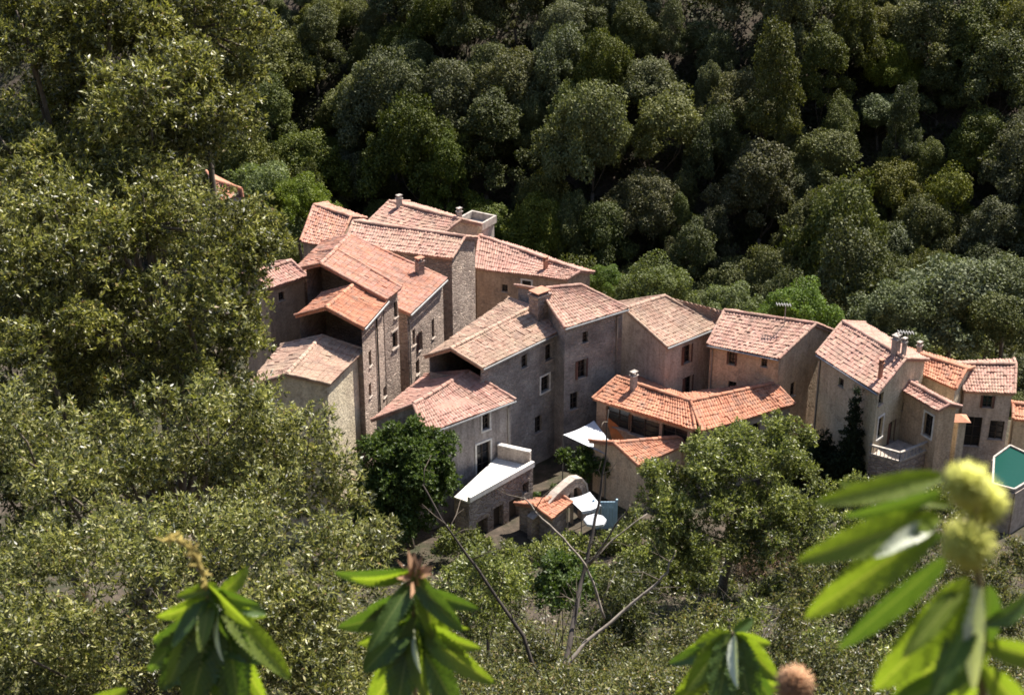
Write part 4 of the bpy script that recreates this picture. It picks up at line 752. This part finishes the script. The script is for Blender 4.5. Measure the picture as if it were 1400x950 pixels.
def crown_sprigs(blobs, g, dens, leaf_l, leaf_w, per=9, twig=.2, up=.45, shell=.35, inner=.2, back=.4, clumps=12):
    """leafy sprigs over uneven blobs; dens = sprigs per square metre"""
    Vs = []; sub = []
    for (x, y, z, r) in blobs:                      # break each bough into smaller uneven clumps
        k = clumps; d = sphere_dirs(k*3, g); d = d[(d[:, 2] > -.6)][:k]
        for e in d:
            q = g.uniform(.55, .95); sub.append((x + e[0]*r*q, y + e[1]*r*q, z + e[2]*r*q*.92, r*g.uniform(.17, .42)))
        sub.append((x, y, z, r*.42))
    blobs = sub
    for (x, y, z, r) in blobs:
        c = A((x, y, z)); n = int(4*math.pi*r*r*dens); d = sphere_dirs(n, g)
        keep = (g.random(n) < np.where((d@unit(A((.1, -1, .45)))) > -.35, 1, back)) & (d[:, 2] > -.85); d = d[keep]; n = len(d)
        f = lobed(d, g); rr = r*f*(1 - shell*g.random(n)**1.6); deep = g.random(n) < inner; rr = np.where(deep, rr*g.uniform(.35, .8, n), rr)
        p = c + d*rr[:, None]*A((1, 1, .92))
        ok = np.ones(n, bool)
        for (x2, y2, z2, r2) in blobs:
            if (x2, y2, z2) != (x, y, z): ok &= np.linalg.norm(p - A((x2, y2, z2)), axis=1) > r2*.62
        p, d = p[ok], d[ok]; n = len(p)
        ax = unit(.8*d + up*A((0, 0, 1)) + .55*g.normal(size=(n, 3)))
        for k in range(per):
            t = (k + g.random(n))/per; b = p + ax*(t*twig)[:, None]
            la = unit(ax*.5 + .9*unit(g.normal(size=(n, 3))) + d*.25); N = d*.45 + A((.0, -.0, .5)) + g.normal(size=(n, 3))*.75
            s = g.uniform(.6, 1.15, n); Vs.append(leaves(b, la, N, leaf_l*s, leaf_w*s))
    V = np.concatenate(Vs); return V
def limb_mesh(base, blobs, g, r0, fork=.45):
    m = MB(); base = A(base); cs = A([b[:3] for b in blobs]); top = cs.mean(0); top[2] = base[2] + (cs[:, 2].min() - base[2])*.6 + .1*(cs[:, 2].max()-cs[:, 2].min())
    pts = [base - A((0, 0, .5)), base*.6 + top*.4 + A((*g.normal(0, .05, 2), 0)), top]; m.tube(pts, [r0*1.3, r0, r0*.8], 8)
    rm = np.median([b[3] for b in blobs]); main = [b for b in blobs if b[3] >= rm]
    for b in blobs:
        c = A(b[:3])
        if b[3] < rm:
            s_ = min((A(q[:3]) for q in main), key=lambda q: np.linalg.norm(q-c)); m.tube([s_, (s_+c)/2 + g.normal(0, .05, 3), c], [r0*.1, r0*.08, r0*.04], 5); continue
        md = top*.5 + c*.5 + A((0, 0, -.12*np.linalg.norm(c-top))) + g.normal(0, .06, 3)*np.linalg.norm(c-top)
        m.tube([top, md, c, c + unit(c-top)*b[3]*.6], [r0*.3, r0*.18, r0*.1, r0*.04], 6)
    return m
def big_plant(name, label, cat, blobs, mat, dens, ll, lw, base, r0, seed, group=None, crown='crown', stem='trunk', **kw):
    g = np.random.default_rng(seed); r = empty(name, base); tag(r, label, cat, group)
    V = crown_sprigs(blobs, g, dens, ll, lw, **kw) - A(base)
    link(crown, np_mesh(crown, V, quads(len(V)//4)), mat, r)
    bl = [(b[0]-base[0], b[1]-base[1], b[2]-base[2], b[3]) for b in blobs]
    limb_mesh((0, 0, 0), bl, g, r0).build(stem, M['bark'], r, True)
    return r
def gb(x, y): return (x, y, float(ground_z(x, y)))
big_plant('holm_oak', 'big evergreen oak with a glinting crown rising to the top of the picture', 'tree', BL['oakA'], M['oak_near'], 115, .083, .028, gb(-6.6, 21.6), .28, 11, twig=.09)
big_plant('holm_oak', 'broad evergreen oak whose round crown overlaps the pink shed and beige roof', 'tree', BL['oakB'], M['oak_near'], 135, .075, .025, gb(-5.6, 18.6), .25, 12, twig=.08)
big_plant('evergreen_scrub', 'tall grey green scrub below the oaks, reaching the rubble facade', 'shrub', BL['oakC'], M['oak_pale'], 140, .07, .022, gb(-4.4, 15.4), .14, 13, stem='stems', twig=.07)
big_plant('evergreen_scrub', 'pale dry scrub in the corner behind the yellowing chestnut shoot', 'shrub', BL['shrubD'], M['oak_pale'], 165, .064, .019, gb(-3.6, 12.9), .1, 14, stem='stems', twig=.06)
SH = [('sE1', 'pale upright shrub behind the dark bare branch, below the white terrace', 'treeleaf', 66, .12, .04), ('sE2', 'low olive shrub at the very foot of the bare dead tree', 'scrub', 60, .12, .036),
      ('sE3', 'rounded dull shrub behind the dry russet bract', 'scrub', 56, .12, .042), ('sF1', 'dark leafy shrub just behind the pale crooked branch', 'darkolive', 60, .13, .045),
      ('sF2', 'spreading olive shrub below the pale crooked branch', 'scrub', 58, .12, .038), ('sF3', 'small pale shrub above the low bushy chestnut shoot', 'treeleaf', 56, .12, .04),
      ('rH1', 'olive shrub behind the tips of the blurred chestnut leaves', 'scrub', 50, .14, .045), ('rH2', 'dark shrub seen between the blurred chestnut leaves', 'darkolive', 48, .14, .05),
      ('rH3', 'patchy shrub behind the chestnut burs', 'scrub', 46, .14, .045), ('rH4', 'low shrub under the blurred chestnut leaves by the dry bur', 'treeleaf', 50, .13, .042),
      ('dry', 'pinkish dead brush below the loose olive green tree', 'drybrush', 46, .2, .022)]
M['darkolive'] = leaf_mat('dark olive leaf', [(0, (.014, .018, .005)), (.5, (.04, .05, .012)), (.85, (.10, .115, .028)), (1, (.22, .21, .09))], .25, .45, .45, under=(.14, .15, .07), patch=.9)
for n_, (k_, lab, mt_, dn_, l_, w_) in enumerate(SH):
    cx_ = np.mean([q[0] for q in BL[k_]]); cy_ = np.mean([q[1] for q in BL[k_]])
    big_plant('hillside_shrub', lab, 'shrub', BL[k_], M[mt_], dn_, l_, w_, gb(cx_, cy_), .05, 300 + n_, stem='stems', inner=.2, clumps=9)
# dense low scrub and brambles on the near slope
gu = np.random.default_rng(78); Vs = []
for lo, hi, nb, lf in ((9, 34, 3800, .085), (34, 52, 2300, .13), (52, 70, 1900, .18)):
    uy = gu.uniform(lo, hi, nb); ux = gu.uniform(-.46 if lo < 30 else -.2, .42, nb)*(uy + 6); uz = ground_z(ux, uy)
    for x, y, z in zip(ux, uy, uz):
        if y < 15 and x > -1.2: continue
        if y > 66 and -4 < x < 6.5: continue
        rr = gu.uniform(.35, .95)*(.6 + y*.012); n = int(rr*rr*1.1/lf**2); d = sphere_dirs(n, gu); d[:, 2] = np.abs(d[:, 2]); pp = A((x, y, z)) + d*rr*A((1.1, 1.1, .9))*(1 - .5*gu.random((n, 1)))
        Vs.append(leaves(pp, gu.normal(size=(n, 3)) + d*.4, d*.6 + gu.normal(size=(n, 3))*.7 + A((0, 0, .4)), gu.uniform(.7, 1.3, n)*lf, gu.uniform(.25, .42, n)*lf))
V = np.concatenate(Vs); tag(link('ground_cover', np_mesh('ground_cover', V, quads(len(V)//4)), M['scrub']), 'dense low scrub and brambles covering the near slope', 'ground cover', kind='stuff')
big_plant('holm_oak', 'added dark leaved evergreen oak filling gaps at the frame edge under the big oaks', 'tree', BL['backL'], M['darkolive'], 80, .1, .036, gb(-7.2, 23.4), .2, 41, twig=.1)  # extra tree added, its dark leaf colour stands in for a shaded edge
# bare twigs sticking up between the shrubs
gt = np.random.default_rng(9)
for k_, (x_, y_) in enumerate([(4.2, 33.5), (5.2, 34.5), (2.0, 32.5), (6.4, 36), (-1.2, 32.5)]):
    z_ = float(ground_z(x_, y_)); m = MB()
    for q in range(14):
        p0 = A((gt.normal(0, .25), gt.normal(0, .25), -.2)); h = gt.uniform(1.6, 3.0); tip = p0 + A((gt.normal(0, .7), gt.normal(0, .4), h)); md = (p0 + tip)/2 + gt.normal(0, .12, 3); m.tube([p0, md, tip], [.018, .012, .004], 5)
        for u in range(3): a_ = md + (tip-md)*gt.uniform(0, .9); m.tube([a_, a_ + A((gt.normal(0, .3), gt.normal(0, .2), gt.uniform(.1, .5)))], [.008, .003], 4)
    o_ = m.build('bare_twigs', M['deadwood'] if k_ % 2 else M['bark']); o_.location = (x_, y_, z_)
    tag(o_, ['tuft of bare twigs above the spreading olive shrub', 'tuft of bare twigs over the low bushy chestnut shoot', 'tuft of bare twigs close to the dead tree trunk', 'tuft of bare twigs under the pinkish dead brush', 'tuft of bare twigs behind the dry russet bract'][k_], 'twigs', 'bare twigs on the slope')
big_plant('hillside_shrub', 'low dry brush along the lower edge under the chestnut shoots', 'shrub', BL['bottomJ'], M['scrub'], 90, .08, .032, gb(2, 23), .06, 27, stem='stems')
big_plant('village_tree', 'loose olive green tree with bare limbs hiding the lower restaurant wing', 'tree', BL['frontG'], M['treeleaf'], 34, .18, .06, gb(10.2, 64.5), .22, 18, inner=.4, shell=.5)
big_plant('village_tree', 'round deep green tree beside the white terrace', 'tree', BL['tree555'], M['lush'], 34, .19, .1, gb(-5.3, 71.2), .2, 19)
big_plant('hedge', 'clipped dark hedge under the large white awning', 'hedge', BL['hedge795'], M['lush'], 45, .15, .08, gb(4.2, 77.0), .06, 20, stem='stems')
big_plant('garden_shrub', 'bright green shrub below the ruined arch', 'shrub', BL['green770'], M['lush'], 45, .16, .07, gb(1.9, 50), .1, 21, stem='stems')
cy = [(18.75 + .03*math.sin(k), 76.55, 1.0 + k*.62, .85 - .07*k*(1 if k > 2 else .3)) for k in range(10)]
pass
big_plant('garden_shrub', 'wild olive green bushes on the bank between the village walls and the dead tree', 'shrub', BL['gardenK'], M['treeleaf'], 40, .16, .07, gb(3.0, 68.5), .07, 28, stem='stems')
big_plant('cypress', 'dark pointed cypress against the olive rendered wall', 'tree', cy, M['darkleaf'], 60, .16, .06, gb(18.75, 76.55), .12, 22, up=1.4)
shade_bush = [(17.0, 77.6, 2.6, 1.0), (17.9, 76.9, 2.2, .9), (15.6, 77.6, 1.2, 1.0), (16.3, 77.2, 1.9, .9), (16.6, 78.6, 1.2, 1.1), (17.3, 77.9, 1.7, .9), (17.8, 77.4, .9, .8), (16.0, 78.2, .6, .9)]
big_plant('garden_shrub', 'added dark shrub for the shade between the cypress and the ochre house', 'shrub', shade_bush, M['darkleaf'], 50, .16, .07, gb(16.9, 78.0), .07, 23, stem='stems')  # dark bushes added in place of the shade beside the cypress

# forest on the far slope: a few grown trees, then copies
def forest_proto(seed, mat, R0, H0, nb, squash, leaf):
    g = np.random.default_rng(seed); bl = []; leaf *= .66; nb = int(nb*2.0)
    el = g.uniform(.75, 1.25, 2); of = g.normal(0, .18, 2)*R0
    for k in range(nb):
        d = sphere_dirs(1, g)[0]; d[:2] = d[:2]*el; d[2] = abs(d[2])*1.25 - .65; q = g.uniform(.55, 1.0)
        r = R0*g.uniform(.14, .28); q *= g.choice([.8, 1, 1.2]); bl.append((d[0]*R0*q + of[0]*d[2], d[1]*R0*q + of[1]*d[2], H0 + d[2]*R0*q*squash, r))
    bl.append((0, 0, H0 + R0*squash*.25, R0*.6))
    Vs = []
    for (x, y, z, r) in bl:
        n = int(4*math.pi*r*r*150); d = sphere_dirs(n, g); d = d[d[:, 2] > -.7]; n = len(d)
        p = A((x, y, z)) + d*(r*lobed(d, g, 4, .14)*(1 - .3*g.random(n)**2))[:, None]
        ok = np.ones(n, bool)
        for (x2, y2, z2, r2) in bl:
            if (x2, y2, z2) != (x, y, z): ok &= np.linalg.norm(p - A((x2, y2, z2)), axis=1) > r2*.72
        p, d = p[ok], d[ok]; n = len(p)
        la = unit(g.normal(size=(n, 3)) + d*.3); N = d*.9 + A((0, 0, .35)) + g.normal(size=(n, 3))*.5; s = g.uniform(.6, 1.3, n)
        Vs.append(leaves(p, la, N, leaf*s, leaf*.62*s))
    V = np.concatenate(Vs)
    cm = np_mesh('crown', V, quads(len(V)//4)); cm.materials.append(mat)
    tm = limb_mesh((0, 0, -2.5), bl[:6], g, .16).mesh('trunk', True); tm.materials.append(M['bark'])
    return cm, tm
PROTO = [forest_proto(31, FOREST[0], 3.2, 4.6, 28, .85, .26), forest_proto(32, FOREST[0], 2.9, 4.6, 24, 1.15, .25), forest_proto(33, FOREST[1], 3.5, 4.4, 30, .8, .27),
         forest_proto(34, FOREST[1], 2.7, 5.0, 24, 1.5, .25), forest_proto(35, FOREST[2], 3.2, 4.4, 28, .9, .26), forest_proto(36, FOREST[1], 2.6, 4.4, 20, 1.0, .24),
         forest_proto(37, FOREST[3], 2.8, 5.0, 30, .8, .24), forest_proto(38, FOREST[0], 2.4, 5.6, 22, 1.9, .24)]
KIND = ['dark round-topped oak', 'compact dark oak', 'wide olive green oak', 'upright olive green oak', 'grey green oak', 'ragged olive oak', 'fresh green bushy tree', 'tall narrow dark tree']
CP, SP = math.cos(R(25)), math.sin(R(25))
def pix(p):
    v = A(p) - A((0, 0, 45)); k = v[1]*CP - v[2]*SP
    return 700 + 2150*v[0]/k, 475 + 2150*(-v[1]*SP - v[2]*CP)/k
PLACES = [(300, 'behind the oak crown'), (430, 'above the dull pink roof'), (560, 'above the rearmost chimney'), (690, 'above the tower house'), (800, 'above the long brown house'),
          (930, 'above the rose beige roof'), (1060, 'above the television aerial'), (1180, 'above the steep pink roof'), (1290, 'above the twin white chimneys'), (1500, 'above the end house')]
ROWS = [(60, 'in the topmost rows of the slope'), (130, 'high on the slope'), (200, 'midway up the slope'), (270, 'on the lower slope'), (345, 'near the foot of the slope'), (900, 'just behind the roofs')]
used = {}
def forest_tree(i, x, y, s, rz, zs=1.0):
    cm, tm = PROTO[i]; z = float(ground_z(x, y)); r = empty('forest_tree', (x, y, z)); r.scale = (s, s, s*zs); r.rotation_euler = (0, 0, rz)
    for nm, me in (('crown', cm), ('trunk', tm)):
        o = bpy.data.objects.new(nm, me); col.objects.link(o); o.parent = r
    px, py = pix((x, y, z + 6.5*s*zs)); pl = next(t for q, t in PLACES if px < q or q == 1500); rw = next(t for q, t in ROWS if py < q or q == 900)
    rw = rw if len(rw.split()) < 6 else 'topmost'
    size = 'large' if s > 1.12 else 'small' if s < .85 else 'mid-sized'
    lab = f'{size} {KIND[i]} {rw}, {pl}'
    r['label'] = lab; r['category'] = 'tree'; r['group'] = 'trees on the slope behind the village'
    return r
g = np.random.default_rng(5); pts = []
def free(x, y, d): return all((x-a)**2 + (y-b)**2 > (d*.5 + e*.5)**2 for a, b, e in pts)
SPECIAL = [(6, (895, 385), 90, .85), (6, (1000, 415), 90, .75), (6, (1095, 415), 88, .8), (4, (1300, 400), 92, 1.25), (6, (365, 262), 104, 1.15), (6, (410, 268), 103, .8), (4, (1225, 420), 90, .9), (6, (830, 380), 95, .5), (6, (950, 418), 90, .5), (4, (1385, 390), 92, .9), (4, (1350, 430), 90, .8)]
def at_y(px, py, y):
    d = A(((px-700)/2150, CP - (py-475)/2150*SP, -SP - (py-475)/2150*CP)); return A((0, 0, 45)) + d*y/d[1]
for i, (px, py), y, s in SPECIAL:
    P = at_y(px, py, y); r = forest_tree(i, P[0], y, s, px, 1.0)
    r.location.z = P[2] - (5.4 if i == 6 else 5.0)*s; pts.append((P[0], y, 4.5*s))
HOLES = [(1060, 300, 80), (1020, 360, 50), (610, 180, 52), (1000, 60, 65), (720, 50, 45), (1285, 110, 60), (410, 120, 50), (880, 250, 40), (760, 190, 42), (1180, 190, 45), (1120, 120, 40), (500, 60, 35), (1350, 260, 40)]  # trees left out here so dark brush stands in for deep shadow
W_ = [.24, .17, .17, .1, .12, .06, .0, .14]
for k in range(60000):
    y = g.uniform(92, 160); x = g.uniform(-64, 64); px, py = pix((x, y, float(ground_z(x, y)) + 6))
    if not (-20 < y - (95 - .3*x) < 82) or y - (95-.3*x) < 6: continue
    if px < 262 or px > 1450 or py < -50: continue
    s = float(np.clip(g.normal(.97, .25), .55, 1.5))
    if any((px-a)**2 + (py-b)**2 < c*c for a, b, c in HOLES) and g.random() < .9: continue
    if not free(x, y, 3.55*s): continue
    if len(pts) > 298: break
    pts.append((x, y, 3.55*s)); i = int(g.choice(8, p=W_)); forest_tree(i, x, y, s, g.uniform(0, 6.28), g.uniform(.75, 1.5))
print('forest trees', len(pts))

# low brush under the forest, its dark colour standing in for shade
gu = np.random.default_rng(77); nb = 6000; ux = gu.uniform(-66, 66, nb); uy = gu.uniform(88, 172, nb); kk = (uy - (95 - .3*ux) > 5); ux, uy = ux[kk], uy[kk]; uz = ground_z(ux, uy)
Vs = []
for x, y, z in zip(ux, uy, uz):
    rr = gu.uniform(.7, 1.7); n = int(rr*rr*45); d = sphere_dirs(n, gu); d[:, 2] = np.abs(d[:, 2]); p = A((x, y, z)) + d*rr*A((1.1, 1.1, .8))*(1 - .3*gu.random((n, 1)))
    Vs.append(leaves(p, gu.normal(size=(n, 3)) + d*.3, d + gu.normal(size=(n, 3))*.6 + A((0, 0, .3)), gu.uniform(.2, .42, n), gu.uniform(.14, .26, n)))
V = np.concatenate(Vs); tag(link('undergrowth', np_mesh('undergrowth', V, quads(len(V)//4)), FOREST[5]), 'low dark brush covering the slope under the forest trees', 'undergrowth', kind='stuff')

# bare dead tree in front of the village
r = empty('dead_tree', (.8, 24.6, float(ground_z(.8, 24.6)))); tag(r, 'bare dead tree with pale crooked branches in front of the village', 'tree')
o = A(r.location)
def br(name, pts, r0, r1, m):
    mb = MB(); n = len(pts); P_ = [A(p) - o for p in pts]; Q_ = []
    for a, b in zip(P_, P_[1:]):
        for t in (0, .33, .66): Q_.append(a*(1-t) + b*t + np.random.default_rng(int(abs(a[0])*1000)+int(t*10)).normal(0, .012, 3))
    Q_.append(P_[-1]); k = len(Q_)
    mb.tube(Q_, [r0 + (r1-r0)*i/(k-1) for i in range(k)], 7); return mb.build(name, m, r, True)
br('trunk', [(.8, 24.4, o[2]-.3)] + DT_T, .075, .012, M['deaddark'])
br('branch', DT_A, .045, .014, M['deadwood']); br('branch', [(.75, 24.3, 25.6)] + DT_B, .05, .014, M['deaddark']); br('branch', DT_C, .03, .014, M['deadwood'])
br('branch', DT_D, .016, .03, M['bark']); br('branch', DT_E, .022, .01, M['deadwood'])

gd = np.random.default_rng(21)
for nm_, pl_, n_ in (('twig', DT_T[2:], 9), ('twig', DT_A, 6), ('twig', DT_B, 9), ('twig', DT_C, 5)):
    for k in range(n_):
        m = MB(); i_ = int(gd.integers(0, len(pl_)-1)); p0 = A(pl_[i_])*(1-(t_ := gd.random())) + A(pl_[i_+1])*t_ - o; L_ = gd.uniform(.3, .9)
        d_ = unit(gd.normal(size=3)*A((1, .6, .5)) + A((0, 0, .7))); p1 = p0 + d_*L_*.5 + gd.normal(0, .04, 3); p2 = p0 + d_*L_ + gd.normal(0, .08, 3)
        m.tube([p0, p1, p2], [.012, .009, .003], 5); m.tube([p1, p1 + unit(d_ + gd.normal(size=3)*.7)*L_*.4], [.007, .002], 4)
        m.build(nm_, M['bark'], r, True)

# ---------------------------------------------------------------- chestnut shoots close to the camera
def chest_leaf_mat(name, c1, c2, vein, trans):
    t = NT(name); uv = t.n('UVMap').outputs[0]; sp = t.n('SeparateXYZ', i_0=uv)
    ac = t.math('ABSOLUTE', sp.outputs[0]); ph = t.math('SUBTRACT', t.math('MULTIPLY', sp.outputs[1], 17), t.math('MULTIPLY', ac, 2.6))
    fr = t.math('ABSOLUTE', t.math('SUBTRACT', t.math('FRACT', ph), .5))
    v = t.ramp(fr, [(.0, (1, 1, 1)), (.09, (0, 0, 0))]); mid = t.ramp(ac, [(.03, (1, 1, 1)), (.09, (0, 0, 0))])
    c = t.mix(t.noise(40, 4), c1, c2); c = t.mix(t.math('MULTIPLY', v, .6), c, vein); c = t.mix(t.math('MULTIPLY', mid, .8), c, vein)
    t.l(c, t.b.inputs['Base Color']); t.b.inputs['Roughness'].default_value = .38; t.b.inputs['Specular IOR Level'].default_value = .5
    t.bump(fr, .4, .001)
    tr = t.n('BsdfTranslucent'); t.l(t.mix(1, c, (1.5, 1.6, .5), 'MULTIPLY'), tr.inputs[0]); mx = t.n('MixShader'); mx.inputs[0].default_value = trans
    t.l(t.b.outputs[0], mx.inputs[1]); t.l(tr.outputs[0], mx.inputs[2]); t.l(mx.outputs[0], t.out.inputs[0]); return t.m
CL = {'sun': chest_leaf_mat('chestnut leaf', (.13, .19, .025), (.19, .24, .04), (.32, .34, .10), .55),  # lit and shaded copies of one leaf, light put into the colour
      'dark': chest_leaf_mat('shaded chestnut leaf', (.05, .10, .02), (.085, .135, .03), (.18, .22, .07), .4),
      'pale': chest_leaf_mat('pale sunlit chestnut leaf underside', (.52, .56, .44), (.62, .64, .52), (.55, .58, .42), .25)}  # underside tone with a sunlit glint put into the colour
CL['bur'] = plain_mat('green bur spine', (.62, .62, .13), .6, .2); CL['shell'] = plain_mat('bur shell', (.30, .32, .05), .8, .3)
CL['stem'] = plain_mat('green brown twig', (.16, .13, .06), .7, .4); CL['catkin'] = plain_mat('yellow dried catkin', (.42, .32, .08), .8, .4)
CL['dry'] = plain_mat('dry russet husk', (.44, .25, .14), .9, .45)
def chest_leaf(B, T, W, roll, kind, root, off, seed):
    g = random.Random(seed); B = A(B) - off; T = A(T) - off; d = T - B; L = np.linalg.norm(d); d /= L
    n = np.cross(d, (0, 0, 1.)); n /= np.linalg.norm(n); view = A((0, -1, .35)); nn = view - (view@d)*d; nn /= np.linalg.norm(nn)
    sd = np.cross(d, nn); N = nn*math.cos(roll) + sd*math.sin(roll); sd = np.cross(d, N)
    ns, nt = 4, 44; vs = []; uv = []; droop = g.uniform(.02, .09)*L; wav = g.uniform(0, 6)
    for j in range(nt+1):
        t = j/nt; w = W*.5*(math.sin(math.pi*min(1, t**.8*.98 + .02))**.75)*(1 + .10*((j % 2)*2 - 1)*(t > .06) ) + .0004
        if t > .93: w *= (1-t)/.07 + .02
        c = B + d*L*t + N*(droop*4*t*(1-t)) + sd*.02*L*math.sin(3*t + wav)
        for i in range(-ns, ns+1):
            s = i/ns; vs.append(c + sd*w*s + N*(w*(.32*abs(s)**1.3 - .08) + .0016*math.sin(17*t*6.28 - abs(s)*2.6*6.28)*abs(s)*(W/.03))); uv.append((s, t))
    k = 2*ns + 1; fs = [(j*k+i, j*k+i+1, (j+1)*k+i+1, (j+1)*k+i) for j in range(nt) for i in range(2*ns)]
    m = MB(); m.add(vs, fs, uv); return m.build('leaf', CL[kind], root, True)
def shoot(label, twig, lv, group_seed, rt=.0035):
    base = twig[0]; gz = float(ground_z(base[0], base[1])); r = empty('chestnut_shoot', (base[0], base[1], gz)); tag(r, label, 'chestnut shoot')
    off = A((base[0], base[1], gz)); m = MB(); P_ = [A((base[0], base[1], gz - .1)) - off] + [A(p) - off for p in twig]
    n = len(P_); m.tube(P_, [rt*2.2] + [rt*(1.3 - .7*i/n) for i in range(1, n)], 8); m.build('twig', CL['stem'], r, True)
    for i, (B, T, W, roll, kind) in enumerate(lv): chest_leaf(B, T, W*1.15, roll, kind, r, off, group_seed*50 + i)
    g = random.Random(group_seed); top = A(twig[-1] if group_seed in (2, 3, 4) else twig[1])
    if group_seed in (2, 3, 4):
        for k in range(15):
            a = g.uniform(0, 6.28); e = g.uniform(-1.3, -.1); L = g.uniform(.09, .17); B = top - A((0, 0, g.uniform(.0, .1)))
            T = B + A((math.cos(a)*math.cos(e), math.sin(a)*math.cos(e)*.8, math.sin(e)))*L
            chest_leaf(B, T, L*g.uniform(.2, .3), g.uniform(-.7, .7), g.choice(['sun', 'sun', 'sun', 'sun', 'dark', 'dark']), r, off, group_seed*77 + k)
    return r, off
def bur(root, off, c, rad, seed, mats=('shell', 'bur'), nsp=620, name='bur'):
    g = np.random.default_rng(seed); c = A(c) - off; m = MB(); n1, n2 = 10, 16; vs = []
    for j in range(n1+1):
        for i in range(n2):
            th, ph = math.pi*j/n1, 2*math.pi*i/n2; q = rad*.5*(1 + .06*math.sin(3*ph + 2*th)); vs.append(c + A((q*math.sin(th)*math.cos(ph), q*math.sin(th)*math.sin(ph), q*math.cos(th))))
    m.add(vs, [(j*n2+i, (j+1)*n2+i, (j+1)*n2+(i+1) % n2, j*n2+(i+1) % n2) for j in range(n1) for i in range(n2)])
    b = m.build(name, CL[mats[0]], root, True)
    d = sphere_dirs(nsp, g); d2 = unit(d + g.normal(size=d.shape)*.28); p = c + d*rad*.46; s = unit(np.cross(d2, g.normal(size=d.shape))); s2 = np.cross(d2, s)
    L = rad*g.uniform(.45, .78, nsp)[:, None]; w = rad*.042
    V = np.stack([p + s*w, p - s*.5*w + s2*.87*w, p - s*.5*w - s2*.87*w, p + d2*L], 1).reshape(-1, 3); k = np.arange(nsp)[:, None]*4
    T_ = np.concatenate([k + A([0, 1, 3]).astype(int), k + A([1, 2, 3]).astype(int), k + A([2, 0, 3]).astype(int)])
    link('spines', np_mesh('spines', V, T_), CL[mats[1]], b)
r, off = shoot('blurred chestnut shoot with long drooping leaves and spiny yellow green burs', TWIG_R, LEAF_R, 1)
for i, b in enumerate(BUR): bur(r, off, b[:3], b[3]*1.15, 60 + i)
r, off = shoot('chestnut shoot with a yellowing curled catkin above dark hanging leaves', TWIG_A, LEAF_A, 2)
m = MB(); P_ = [A(p) - off for p in CAT_A]; m.tube(P_, [.004, .004, .0035, .003, .002, .001], 6); gg = np.random.default_rng(3)
for k in range(60):
    t = gg.uniform(0, len(P_)-1.01); i = int(t); p = P_[i]*(1-t+i) + P_[i+1]*(t-i); q = p + gg.normal(0, .008, 3); m.tube([p, (p+q)/2 + gg.normal(0, .003, 3), q], [.0022, .0024, .0012], 4)
m.build('catkin', CL['catkin'], r)
r, off = shoot('chestnut shoot with a dry russet bract and white tipped leaves', TWIG_B, LEAF_B, 3)
m = MB(); c = A(DRYBUR[2]) - off
for k in range(34):
    d = unit(gg.normal(size=3) + A((0, 0, .8))); s = unit(np.cross(d, gg.normal(size=3))); L = gg.uniform(.02, .055); w = gg.uniform(.004, .010)
    m.add([c, c + d*L*.5 + s*w, c + d*L, c + d*L*.5 - s*w], [(0, 1, 2, 3)])
m.build('dry_bract', CL['dry'], r)
r, off = shoot('low bushy chestnut shoot beside the dry russet bur', TWIG_C, LEAF_C, 4)
bur(r, off, DRYBUR[0], .034, 71, ('dry', 'dry'), 900)
shoot('single chestnut leaf tips rising from the lower picture edge', [(LEAF_D[0][0][0], 2.2, 43.1), LEAF_D[0][0]], LEAF_D[:2], 5)
